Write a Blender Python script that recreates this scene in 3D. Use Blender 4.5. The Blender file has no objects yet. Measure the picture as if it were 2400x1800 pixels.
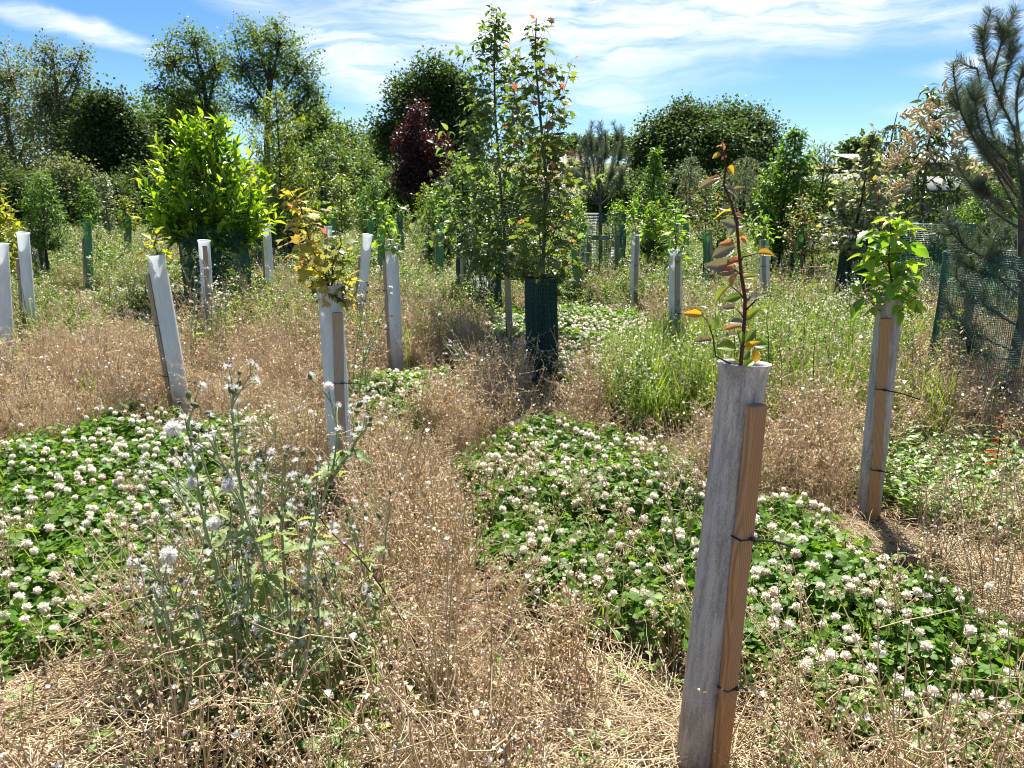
import bpy, math, random
import numpy as np
from mathutils import Vector, Matrix, Euler

R = math.radians
S = bpy.context.scene
COL = S.collection
rng = np.random.default_rng(11)

# ------------------------------------------------------------------ camera, sky, sun, exposure
CAM_H, PITCH, FPX = 1.64, R(13.6), 1800.0
cam = bpy.data.cameras.new('camera')
cam.sensor_width = 36.0
cam.lens = 27.0
cam.clip_start = 0.05
cam.clip_end = 3000
cam_o = bpy.data.objects.new('camera', cam)
COL.objects.link(cam_o)
cam_o.location = (0, 0, CAM_H)
cam_o.rotation_euler = (R(90) - PITCH, 0, 0)
S.camera = cam_o

SUN_EL, SUN_AZ = R(59), R(9)          # azimuth measured from +Y towards +X
sun = bpy.data.lights.new('sun', 'SUN')
sun.energy = 5.0
sun.angle = R(0.53)
sun.color = (1.0, 0.95, 0.86)
sun_o = bpy.data.objects.new('sun', sun)
COL.objects.link(sun_o)
sd = Vector((math.sin(SUN_AZ) * math.cos(SUN_EL), math.cos(SUN_AZ) * math.cos(SUN_EL), math.sin(SUN_EL)))
sun_o.rotation_euler = sd.to_track_quat('Z', 'Y').to_euler()
sun_o.location = (20, 40, 60)

S.view_settings.view_transform = 'Standard'
S.view_settings.look = 'None'
S.view_settings.gamma = 1.0
S.view_settings.exposure = 1.52
S.render.engine = 'CYCLES'
S.cycles.use_denoising = True
S.cycles.filter_width = 1.05
S.cycles.max_bounces = 8
S.cycles.diffuse_bounces = 4
S.cycles.glossy_bounces = 2
S.cycles.transmission_bounces = 5
S.cycles.transparent_max_bounces = 8
S.cycles.sample_clamp_indirect = 6.0


class NT:
    """small helper for node trees"""
    def __init__(s, tree):
        s.t = tree
        s.n = tree.nodes
        s.l = tree.links

    def new(s, typ, **kw):
        n = s.n.new(typ)
        for k, v in kw.items():
            if k.startswith('i_'):
                n.inputs[k[2:].replace('_', ' ')].default_value = v
            else:
                setattr(n, k, v)
        return n

    def link(s, a, b):
        s.l.new(a, b)

    def math(s, op, a, b=None, c=None, clamp=False):
        n = s.n.new('ShaderNodeMath')
        n.operation = op
        n.use_clamp = clamp
        for i, x in enumerate((a, b, c)):
            if x is None:
                continue
            if isinstance(x, (int, float)):
                n.inputs[i].default_value = x
            else:
                s.l.new(x, n.inputs[i])
        return n.outputs[0]

    def mix(s, fac, a, b, blend='MIX'):
        n = s.n.new('ShaderNodeMix')
        n.data_type = 'RGBA'
        n.blend_type = blend
        for i, x in ((0, fac), (6, a), (7, b)):
            if isinstance(x, (int, float)):
                n.inputs[i].default_value = x
            elif isinstance(x, tuple):
                n.inputs[i].default_value = (*x[:3], 1)
            else:
                s.l.new(x, n.inputs[i])
        return n.outputs[2]

    def ramp(s, fac, stops, interp='LINEAR'):
        n = s.n.new('ShaderNodeValToRGB')
        e = n.color_ramp.elements
        n.color_ramp.interpolation = interp
        while len(e) < len(stops):
            e.new(0.5)
        for k, (p, c) in zip(e, stops):
            k.position = p
            k.color = (*c[:3], 1) if isinstance(c, tuple) else (c, c, c, 1)
        s.l.new(fac, n.inputs[0])
        return n.outputs[0]

    def noise(s, vec, scale, detail=3, rough=0.55, dist=0.0):
        n = s.n.new('ShaderNodeTexNoise')
        n.inputs['Scale'].default_value = scale
        n.inputs['Detail'].default_value = detail
        n.inputs['Roughness'].default_value = rough
        n.inputs['Distortion'].default_value = dist
        if vec is not None:
            s.l.new(vec, n.inputs['Vector'])
        return n.outputs[0]

    def mapping(s, vec, loc=(0, 0, 0), rot=(0, 0, 0), scale=(1, 1, 1), typ='POINT'):
        n = s.n.new('ShaderNodeMapping')
        n.vector_type = typ
        n.inputs['Location'].default_value = loc
        n.inputs['Rotation'].default_value = rot
        n.inputs['Scale'].default_value = scale
        s.l.new(vec, n.inputs['Vector'])
        return n.outputs[0]


W = bpy.data.worlds.new('World')
S.world = W
W.use_nodes = True
w = NT(W.node_tree)
w.n.clear()
sky = w.new('ShaderNodeTexSky', sky_type='NISHITA', sun_disc=False)
sky.sun_elevation = SUN_EL
sky.sun_rotation = SUN_AZ
sky.air_density = 0.7
sky.dust_density = 0.3
sky.ozone_density = 4.0
tc = w.new('ShaderNodeTexCoord')
sep = w.new('ShaderNodeSeparateXYZ')
w.link(tc.outputs['Generated'], sep.inputs[0])
az = w.math('ARCTAN2', sep.outputs[0], sep.outputs[1])
el = w.math('ARCSINE', sep.outputs[2])
comb = w.new('ShaderNodeCombineXYZ')
w.link(az, comb.inputs[0])
w.link(el, comb.inputs[1])
ae = comb.outputs[0]
wn = w.new('ShaderNodeTexNoise')
wn.inputs['Scale'].default_value = 5.0
wn.inputs['Detail'].default_value = 5.0
w.link(ae, wn.inputs['Vector'])
vm = w.new('ShaderNodeVectorMath', operation='MULTIPLY_ADD')
w.link(wn.outputs['Color'], vm.inputs[0])
vm.inputs[1].default_value = (0.16, 0.07, 0)
vs = w.new('ShaderNodeVectorMath', operation='SUBTRACT')
w.link(ae, vs.inputs[0])
vs.inputs[1].default_value = (0.08, 0.035, 0)
w.link(vs.outputs[0], vm.inputs[2])
wae = vm.outputs[0]


def px_dir(u, v):
    a, b = (u - 1200) / FPX, -(v - 900) / FPX
    d = Vector((a, math.cos(PITCH) + b * math.sin(PITCH), -math.sin(PITCH) + b * math.cos(PITCH)))
    return d


def px_ae(u, v):
    d = px_dir(u, v).normalized()
    return math.atan2(d.x, d.y), math.asin(d.z)


# wisps of cirrus: direction, half-lengths, tilt, strength
CLOUDS = [((1230, 60), .34, .085, -6, 1.0), ((1750, 35), .38, .060, 5, 1.1), ((860, 145), .15, .045, -24, .9),
          ((1480, 120), .17, .040, 4, .55), ((1410, 225), .075, .024, 3, .8), ((1360, 245), .075, .016, 2, .5),
          ((180, 70), .15, .012, -10, .75), ((640, 12), .12, .022, -8, .5), ((2250, 135), .07, .011, 7, .6),
          ((2170, 245), .06, .012, 4, .6), ((1520, 283), .05, .010, 3, .5), ((2300, 25), .18, .030, 3, .6),
          ((1000, 20), .30, .03, -4, .5), ((2330, 210), .05, .02, 12, .5), ((950, 290), .12, .03, -4, .25)]
tot = None
for (cu, cv), la, lb, tilt, st in CLOUDS:
    a0, e0 = px_ae(cu, cv)
    mp = w.mapping(wae, loc=(a0, e0, 0), rot=(0, 0, R(tilt)), scale=(la, lb, 1), typ='TEXTURE')
    ln = w.new('ShaderNodeVectorMath', operation='LENGTH')
    w.link(mp, ln.inputs[0])
    mr = w.new('ShaderNodeMapRange', interpolation_type='SMOOTHSTEP')
    mr.inputs['From Min'].default_value = 0.15
    mr.inputs['From Max'].default_value = 1.15
    mr.inputs['To Min'].default_value = st
    mr.inputs['To Max'].default_value = 0
    w.link(ln.outputs['Value'], mr.inputs['Value'])
    tot = mr.outputs[0] if tot is None else w.math('MAXIMUM', tot, mr.outputs[0])
# the same kind of cirrus goes on over the rest of the sky
gen = w.ramp(w.noise(w.mapping(wae, scale=(1.0, 3.2, 1)), 2.2, 5, .55), [(.52, 0.0), (.75, .8)])
hi = w.new('ShaderNodeMapRange')
hi.inputs['From Min'].default_value = .38
hi.inputs['From Max'].default_value = .60
w.link(el, hi.inputs['Value'])
tot = w.math('MAXIMUM', tot, w.math('MULTIPLY', gen, hi.outputs[0]))
fib = w.noise(w.mapping(wae, rot=(0, 0, R(6)), scale=(2.2, 15, 1)), 3.4, 8, .62, .9)
fib = w.ramp(fib, [(.30, 0.12), (.62, 1.0)])
cov = w.math('MULTIPLY', w.math('MULTIPLY', tot, fib), 0.92, clamp=True)
hs = w.new('ShaderNodeHueSaturation')
hs.inputs['Saturation'].default_value = 1.22
hs.inputs['Value'].default_value = 1.0
w.link(sky.outputs[0], hs.inputs['Color'])
skyc = w.mix(cov, hs.outputs[0], (8.0, 8.2, 8.5))
bg = w.new('ShaderNodeBackground')
bg.inputs['Strength'].default_value = 0.058
w.link(skyc, bg.inputs['Color'])
wo = w.new('ShaderNodeOutputWorld')
w.link(bg.outputs[0], wo.inputs[0])


# ------------------------------------------------------------------ placing helpers
def at(u, v, y):
    """world point on the sight line of photo pixel (u, v) at forward distance y"""
    d = px_dir(u, v)
    return Vector((0, 0, CAM_H)) + d * (y / d.y)


def gx(u, y, z=0.0):
    """sideways position of photo column u for a point at forward distance y and height z"""
    return (u - 1200) / FPX * (y * math.cos(PITCH) + (CAM_H - z) * math.sin(PITCH))


def gy(v):
    return CAM_H / math.tan(PITCH + math.atan((v - 900) / FPX))


def hz(v, y):
    """height of photo row v at forward distance y"""
    return CAM_H - y * math.tan(PITCH + math.atan((v - 900) / FPX))


# ------------------------------------------------------------------ mesh helpers
class MB:
    def __init__(s):
        s.V, s.F3, s.F4, s.m3, s.m4, s.n = [], [], [], [], [], 0

    def add(s, V, F, mat=0):
        V = np.asarray(V, float).reshape(-1, 3)
        for f in F if isinstance(F, (list, tuple)) else [F]:
            f = np.asarray(f, int)
            if f.size == 0:
                continue
            m = mat if np.ndim(mat) else np.full(len(f), mat, int)
            (s.F3 if f.shape[1] == 3 else s.F4).append(f + s.n)
            (s.m3 if f.shape[1] == 3 else s.m4).append(m)
        s.V.append(V)
        s.n += len(V)

    def mesh(s, name, mats, smooth=True):
        me = bpy.data.meshes.new(name)
        if not s.V:
            return me
        V = np.concatenate(s.V)
        F3 = np.concatenate(s.F3) if s.F3 else np.zeros((0, 3), int)
        F4 = np.concatenate(s.F4) if s.F4 else np.zeros((0, 4), int)
        mi = np.concatenate((s.m3 if s.F3 else []) + (s.m4 if s.F4 else []))
        loops = np.concatenate([F3.ravel(), F4.ravel()]).astype(np.int32)
        starts = np.concatenate([np.arange(len(F3)) * 3, len(F3) * 3 + np.arange(len(F4)) * 4]).astype(np.int32)
        me.vertices.add(len(V))
        me.vertices.foreach_set('co', V.ravel().astype(np.float32))
        me.loops.add(len(loops))
        me.loops.foreach_set('vertex_index', loops)
        me.polygons.add(len(starts))
        me.polygons.foreach_set('loop_start', starts)
        me.polygons.foreach_set('material_index', mi.astype(np.int32))
        me.update(calc_edges=True)
        me.validate()
        for m in mats if isinstance(mats, (list, tuple)) else [mats]:
            me.materials.append(m)
        if smooth:
            me.shade_smooth()
        else:
            me.shade_flat()
        return me


def obj(name, me, parent=None, loc=None, label=None, cat=None, group=None, kind=None):
    o = bpy.data.objects.new(name, me)
    COL.objects.link(o)
    if parent is not None:
        o.parent = parent
    if loc is not None:
        o.location = loc
    for k, v in (('label', label), ('category', cat), ('group', group), ('kind', kind)):
        if v:
            o[k] = v
    return o


def thing(name, label, cat, loc=(0, 0, 0), group=None):
    return obj(name, None, None, loc, label, cat, group)


def nrm(v):
    v = np.asarray(v, float)
    return v / np.maximum(np.linalg.norm(v, axis=-1, keepdims=True), 1e-9)


def tube(P, r, n=6, cap=True):
    """tapered round tube along polyline P"""
    P = np.asarray(P, float)
    k = len(P)
    r = np.broadcast_to(np.asarray(r, float), (k,))
    T = np.gradient(P, axis=0)
    T = nrm(T)
    ref = np.array([1., 0, 0]) if abs(T[0, 0]) < .8 else np.array([0, 1., 0])
    X = nrm(np.cross(T, ref))
    Y = np.cross(T, X)
    a = np.linspace(0, 2 * np.pi, n, endpoint=False)
    V = P[:, None] + r[:, None, None] * (np.cos(a)[None, :, None] * X[:, None] + np.sin(a)[None, :, None] * Y[:, None])
    i = np.arange(k - 1)[:, None] * n
    j = np.arange(n)[None]
    j2 = (j + 1) % n
    F = np.stack([i + j, i + j2, i + n + j2, i + n + j], -1).reshape(-1, 4)
    V = V.reshape(-1, 3)
    Fs = [F]
    if cap:
        V = np.concatenate([V, P[-1:]])
        b = (k - 1) * n
        Fs.append(np.stack([b + j[0], b + j2[0], np.full(n, k * n)], -1))
    return V, Fs


def box(x0, x1, y0, y1, z0, z1):
    V = np.array([(x, y, z) for z in (z0, z1) for y in (y0, y1) for x in (x0, x1)], float)
    F = np.array([(0, 2, 3, 1), (4, 5, 7, 6), (0, 1, 5, 4), (2, 6, 7, 3), (0, 4, 6, 2), (1, 3, 7, 5)])
    return V, F


def bev_box(x0, x1, y0, y1, z0, z1, b=.004, nz=1, wob=0, rg=None):
    """upright post with chamfered edges, optional waviness along its length"""
    ring = np.array([(x0 + b, y0), (x1 - b, y0), (x1, y0 + b), (x1, y1 - b), (x1 - b, y1), (x0 + b, y1), (x0, y1 - b), (x0, y0 + b)])
    c = ring.mean(0)
    zs = np.concatenate([np.linspace(z0, z1 - b, nz + 1), [z1]])
    V = []
    for q, z in enumerate(zs):
        off = rg.normal(0, wob, 2) if wob and 0 < q < nz else 0
        rr = c + (ring - c) * (1 if q <= nz else 1 - 2 * b / max(x1 - x0, y1 - y0)) + off
        V += [(*p, z) for p in rr]
    V.append((*c, z1))
    n, k = 8, len(zs)
    i = np.arange(k - 1)[:, None] * n
    j = np.arange(n)[None]
    F = np.stack([i + j, i + (j + 1) % n, i + n + (j + 1) % n, i + n + j], -1).reshape(-1, 4)
    bq = (k - 1) * n
    T = np.stack([bq + j[0], bq + (j[0] + 1) % n, np.full(n, k * n)], -1)
    return np.array(V), [F, T]


# leaf templates: stalk end at the origin, tip at +Y, upper side +Z, length 1
def leaf_ovate(wd=.28, curl=.18, fold=.10, shift=.42):
    V = np.array([(0, 0, 0), (-wd * .72, shift * .45, 0), (0, shift * .45, 0), (wd * .72, shift * .45, 0),
                  (-wd, shift, 0), (0, shift, 0), (wd, shift, 0), (-wd * .66, .74, 0), (0, .74, 0), (wd * .66, .74, 0), (0, 1, 0)], float)
    V[:, 2] = fold * np.abs(V[:, 0]) / wd - curl * V[:, 1] ** 2
    F3 = np.array([(0, 2, 1), (0, 3, 2), (7, 8, 10), (8, 9, 10)])
    F4 = np.array([(1, 2, 5, 4), (2, 3, 6, 5), (4, 5, 8, 7), (5, 6, 9, 8)])
    return V, [F3, F4]


def leaf_small(wd=.3, curl=.15, fold=.12):
    V = np.array([(0, 0, 0), (-wd, .45, fold), (0, .5, 0), (wd, .45, fold), (0, 1, -curl)], float)
    return V, [np.array([(0, 2, 1), (0, 3, 2), (1, 2, 4), (2, 3, 4)])]


def leaf_diamond(wd=.4, fold=.15):
    V = np.array([(0, 0, 0), (-wd, .5, fold), (wd, .5, fold), (0, 1, 0)], float)
    return V, [np.array([(0, 2, 1), (1, 2, 3)])]


def leaf_maple(curl=.25):
    half = [(0, 0), (.22, .02), (.50, -.10), (.36, .20), (.62, .34), (.33, .44), (.36, .66), (.16, .62), (0, 1.0)]
    pts = [(x, y) for x, y in half] + [(-x, y) for x, y in half[-2:0:-1]]
    V = np.array([(x, y, 0) for x, y in pts] + [(0, .35, 0)], float)
    V[:, 2] = .12 * np.abs(V[:, 0]) - curl * (V[:, 1] - .2) ** 2
    n = len(pts)
    return V, [np.array([(i, (i + 1) % n, n) for i in range(n)])]


def leaf_veined(wd=.30, rows=12, cols=4, curl=.2, amp=.018):
    """toothed, corrugated hornbeam or dogwood leaf for close view"""
    V, F = [], []
    for i in range(rows + 1):
        t = i / rows
        wv = wd * (math.sin(math.pi * min(1, t * .93 + .05) ** .8)) ** .8 if 0 < i < rows else 0.004
        wv *= 1 + (.05 if i % 2 else -.03)
        for j in range(-cols // 2, cols // 2 + 1):
            s = j / (cols / 2)
            y = t + .10 * abs(s) * (1 - t) - .02
            z = .12 * abs(s) * wv / wd - curl * t * t + amp * (1 if i % 2 else -1) * abs(s) * (wv / wd)
            V.append((s * wv, y, z))
    c = cols + 1
    for i in range(rows):
        for j in range(cols):
            F.append((i * c + j, i * c + j + 1, (i + 1) * c + j + 1, (i + 1) * c + j))
    return np.array(V), [np.array(F)]


def leaf_jagged(rg, teeth=7, wd=.17, curl=.35):
    """sow thistle leaf: narrow, deeply toothed"""
    V, F4, F3 = [], [], []
    n = teeth * 2
    for i in range(n + 1):
        t = i / n
        base = wd * (.45 + .75 * math.sin(math.pi * t ** .8)) * (1 - t ** 4)
        wv = base * (1.25 if i % 2 else .55) + .012
        y = t + (.03 if i % 2 else 0)
        z = -curl * t * t + rg.normal(0, .012)
        V += [(-wv, y - (.04 if i % 2 else 0), z + wv * .5 + rg.normal(0, .015)), (0, t, z), (wv, y - (.04 if i % 2 else 0), z + wv * .5 + rg.normal(0, .015))]
    for i in range(n):
        a, b = i * 3, i * 3 + 3
        F4 += [(a, a + 1, b + 1, b), (a + 1, a + 2, b + 2, b + 1)]
    return np.array(V), [np.array(F4)]


def place(tpl, pos, d, up, sc):
    """many copies of a leaf template; returns V, faces, and faces per copy"""
    TV, TF = tpl
    pos, d, up = np.asarray(pos, float), nrm(d), np.asarray(up, float)
    x = nrm(np.cross(d, up))
    z = np.cross(x, d)
    sc = np.broadcast_to(np.asarray(sc, float), (len(pos),))
    V = pos[:, None] + sc[:, None, None] * (TV[None, :, 0:1] * x[:, None] + TV[None, :, 1:2] * d[:, None] + TV[None, :, 2:3] * z[:, None])
    off = (np.arange(len(pos)) * len(TV))[:, None, None]
    return V.reshape(-1, 3), [(f[None] + off).reshape(-1, f.shape[1]) for f in TF]


def add_leaves(mb, tpl, pos, d, up, sc, mat=0):
    if len(pos) == 0:
        return
    V, Fs = place(tpl, pos, d, up, sc)
    if np.ndim(mat):
        V0 = mb.n
        for f, t in zip(Fs, tpl[1]):
            m = np.repeat(np.asarray(mat, int), len(t))
            (mb.F3 if f.shape[1] == 3 else mb.F4).append(f + V0)
            (mb.m3 if f.shape[1] == 3 else mb.m4).append(m)
        mb.V.append(V)
        mb.n += len(V)
    else:
        mb.add(V, Fs, mat)


def frame_matrix(pos, d, up, s):
    d = nrm(d)
    x = nrm(np.cross(d, up))
    z = np.cross(x, d)
    return Matrix(((x[0] * s, d[0] * s, z[0] * s, pos[0]), (x[1] * s, d[1] * s, z[1] * s, pos[1]),
                   (x[2] * s, d[2] * s, z[2] * s, pos[2]), (0, 0, 0, 1)))


def bez(p0, p1, p2, n):
    t = np.linspace(0, 1, n)[:, None]
    return (1 - t) ** 2 * p0 + 2 * t * (1 - t) * p1 + t * t * p2


def resample(P, step):
    seg = np.linalg.norm(np.diff(P, axis=0), axis=1)
    L = np.concatenate([[0], np.cumsum(seg)])
    s = np.arange(step * .5, L[-1] + 1e-6, step)
    return np.stack([np.interp(s, L, P[:, k]) for k in range(3)], -1), s / max(L[-1], 1e-6)


# ------------------------------------------------------------------ materials
MATS = {}


def rnd_value(t):
    g = t.new('ShaderNodeNewGeometry')
    o = t.new('ShaderNodeObjectInfo')
    return t.math('FRACT', t.math('ADD', g.outputs['Random Per Island'], o.outputs['Random'])), g


def leaf_mat(name, cols, trans=.42, rough=.42, spec=.4, tint=(1.25, 1.25, .55), vary=.35, nscale=2.0):
    if name in MATS:
        return MATS[name]
    m = bpy.data.materials.new(name)
    m.use_nodes = True
    t = NT(m.node_tree)
    t.n.clear()
    rv, g = rnd_value(t)
    k = len(cols)
    c = t.ramp(rv, [(i / max(1, k - 1), col) for i, col in enumerate(cols)])
    nz = t.noise(g.outputs['Position'], nscale, 3)
    v = t.math('MULTIPLY_ADD', nz, vary * 2, 1 - vary)
    hsv = t.new('ShaderNodeHueSaturation')
    t.link(c, hsv.inputs['Color'])
    t.link(v, hsv.inputs['Value'])
    b = t.new('ShaderNodeBsdfPrincipled')
    b.inputs['Roughness'].default_value = rough
    b.inputs['Specular IOR Level'].default_value = spec
    t.link(hsv.outputs[0], b.inputs['Base Color'])
    tr = t.new('ShaderNodeBsdfTranslucent')
    t.link(t.mix(1.0, hsv.outputs[0], tint, 'MULTIPLY'), tr.inputs['Color'])
    mx = t.new('ShaderNodeMixShader')
    mx.inputs[0].default_value = trans
    t.link(b.outputs[0], mx.inputs[1])
    t.link(tr.outputs[0], mx.inputs[2])
    out = t.new('ShaderNodeOutputMaterial')
    t.link(mx.outputs[0], out.inputs[0])
    MATS[name] = m
    return m


def rough_mat(name, c1, c2, scale=(6, 6, 6), detail=5, rough=.85, bump=.0, lo=.35, hi=.65, spec=.3, world=False, c3=None):
    m = bpy.data.materials.new(name)
    m.use_nodes = True
    t = NT(m.node_tree)
    b = t.n['Principled BSDF']
    tcn = t.new('ShaderNodeTexCoord')
    src = tcn.outputs['Object']
    if world:
        src = t.new('ShaderNodeNewGeometry').outputs['Position']
    nz = t.noise(t.mapping(src, scale=scale), 1.0, detail, .6)
    c = t.ramp(nz, [(lo, c1), (hi, c2)] + ([(min(1, hi + .12), c3)] if c3 else []))
    rv, g = rnd_value(t)
    hsv = t.new('ShaderNodeHueSaturation')
    t.link(c, hsv.inputs['Color'])
    t.link(t.math('MULTIPLY_ADD', rv, .3, .85), hsv.inputs['Value'])
    t.link(hsv.outputs[0], b.inputs['Base Color'])
    b.inputs['Roughness'].default_value = rough
    b.inputs['Specular IOR Level'].default_value = spec
    if bump:
        bp = t.new('ShaderNodeBump')
        bp.inputs['Strength'].default_value = bump
        bp.inputs['Distance'].default_value = .01
        t.link(nz, bp.inputs['Height'])
        t.link(bp.outputs[0], b.inputs['Normal'])
    return m


def tube_mat(name, base, dirt, streak=.5, trans=.22, tint=(1, 1, 1)):
    m = bpy.data.materials.new(name)
    m.use_nodes = True
    t = NT(m.node_tree)
    t.n.clear()
    tcn = t.new('ShaderNodeTexCoord')
    oi = t.new('ShaderNodeObjectInfo')
    va = t.new('ShaderNodeVectorMath', operation='ADD')
    t.link(tcn.outputs['Object'], va.inputs[0])
    t.link(t.math('MULTIPLY', oi.outputs['Random'], 17.0), va.inputs[1])
    P = va.outputs[0]
    n1 = t.noise(t.mapping(P, scale=(70, 70, 9)), 1.0, 6, .65)
    n2 = t.noise(t.mapping(P, scale=(260, 260, 130)), 1.0, 3, .6)
    n3 = t.noise(t.mapping(P, scale=(9, 9, 4)), 1.0, 3, .5)
    f = t.math('ADD', t.math('MULTIPLY', n1, .5), t.math('ADD', t.math('MULTIPLY', n2, .32), t.math('MULTIPLY', n3, .3)))
    f = t.ramp(f, [(.50, 0.0), (.64, 1.0)])
    sp = t.new('ShaderNodeSeparateXYZ')
    t.link(tcn.outputs['Object'], sp.inputs[0])
    low = t.math('MULTIPLY_ADD', sp.outputs[2], -2.2, .55, clamp=True)   # splashed soil at the foot
    f = t.math('MULTIPLY', f, streak)
    c = t.mix(f, base, dirt)
    c = t.mix(t.math('MULTIPLY', low, n1), c, (.17, .13, .09))
    b = t.new('ShaderNodeBsdfPrincipled')
    b.inputs['Roughness'].default_value = .42
    b.inputs['Specular IOR Level'].default_value = .4
    t.link(c, b.inputs['Base Color'])
    bp = t.new('ShaderNodeBump')
    bp.inputs['Strength'].default_value = .15
    bp.inputs['Distance'].default_value = .003
    t.link(n2, bp.inputs['Height'])
    t.link(bp.outputs[0], b.inputs['Normal'])
    tr = t.new('ShaderNodeBsdfTranslucent')
    t.link(t.mix(1.0, c, tint, 'MULTIPLY'), tr.inputs['Color'])
    mx = t.new('ShaderNodeMixShader')
    mx.inputs[0].default_value = trans
    t.link(b.outputs[0], mx.inputs[1])
    t.link(tr.outputs[0], mx.inputs[2])
    out = t.new('ShaderNodeOutputMaterial')
    t.link(mx.outputs[0], out.inputs[0])
    return m


def wood_mat(name, c1, c2, period=.0062, rough=.75, weather=.3, wc=(.33, .30, .27)):
    m = bpy.data.materials.new(name)
    m.use_nodes = True
    t = NT(m.node_tree)
    b = t.n['Principled BSDF']
    tcn = t.new('ShaderNodeTexCoord')
    oi = t.new('ShaderNodeObjectInfo')
    va = t.new('ShaderNodeVectorMath', operation='ADD')
    t.link(tcn.outputs['Object'], va.inputs[0])
    t.link(t.math('MULTIPLY', oi.outputs['Random'], 9.0), va.inputs[1])
    P = va.outputs[0]
    wob = t.noise(t.mapping(P, scale=(3, 3, 2.2)), 1.0, 2, .5)
    sp = t.new('ShaderNodeSeparateXYZ')
    t.link(P, sp.inputs[0])
    a = t.math('ADD', t.math('ADD', sp.outputs[0], t.math('MULTIPLY', sp.outputs[1], .35)), t.math('MULTIPLY', wob, .06))
    wv = t.math('SINE', t.math('MULTIPLY', a, 2 * math.pi / period))
    wv = t.math('MULTIPLY_ADD', wv, .5, .5)
    gr = t.noise(t.mapping(P, scale=(300, 300, 9)), 1.0, 4, .6)
    f = t.math('ADD', t.math('MULTIPLY', wv, .6), t.math('MULTIPLY', gr, .4))
    c = t.mix(f, c1, c2)
    wn_ = t.ramp(t.noise(t.mapping(P, scale=(18, 18, 3)), 1.0, 4, .6), [(.4, 0.0), (.65, 1.0)])
    c = t.mix(t.math('MULTIPLY', wn_, weather), c, wc)
    t.link(c, b.inputs['Base Color'])
    b.inputs['Roughness'].default_value = rough
    b.inputs['Specular IOR Level'].default_value = .25
    bp = t.new('ShaderNodeBump')
    bp.inputs['Strength'].default_value = .35
    bp.inputs['Distance'].default_value = .002
    t.link(f, bp.inputs['Height'])
    t.link(bp.outputs[0], b.inputs['Normal'])
    return m


def plain(name, c, rough=.6, spec=.4):
    m = bpy.data.materials.new(name)
    m.use_nodes = True
    b = m.node_tree.nodes['Principled BSDF']
    b.inputs['Base Color'].default_value = (*c, 1)
    b.inputs['Roughness'].default_value = rough
    b.inputs['Specular IOR Level'].default_value = spec
    return m


m_white = tube_mat('pale_tube_plastic', (.84, .87, .88), (.60, .63, .64), .35, .52, (1, 1, 1))
m_grey = tube_mat('weathered_tube_plastic', (.62, .60, .55), (.21, .205, .19), .72, .22)
m_green = tube_mat('green_tube_plastic', (.30, .50, .28), (.14, .29, .17), .8, .58, (1, 1.2, .85))
m_stake_new = wood_mat('amber_softwood', (.56, .33, .15), (.30, .145, .055), weather=.15)
m_stake_old = wood_mat('greyed_softwood', (.48, .37, .25), (.30, .21, .13), weather=.5)
m_post = wood_mat('greyed_post_wood', (.50, .40, .27), (.34, .26, .16), .012, weather=.5)
m_tie = plain('black_nylon', (.012, .012, .013), .4)
m_net = plain('green_netting_plastic', (.02, .125, .09), .45)
m_net_dk = plain('dark_green_netting_plastic', (.010, .056, .048), .5)
m_bark = rough_mat('grey_brown_bark', (.07, .055, .04), (.15, .125, .10), (25, 25, 8), bump=.4)
m_bark_dk = rough_mat('dark_bark', (.035, .028, .022), (.075, .06, .05), (20, 20, 6), bump=.4)
m_stem_red = rough_mat('purple_red_stem', (.05, .018, .018), (.12, .04, .035), (60, 60, 30))
m_stem_green = rough_mat('green_stem', (.10, .15, .05), (.17, .22, .09), (60, 60, 20))
m_stem_thistle = rough_mat('grey_green_stem', (.19, .26, .11), (.30, .37, .19), (60, 60, 20))

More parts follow.
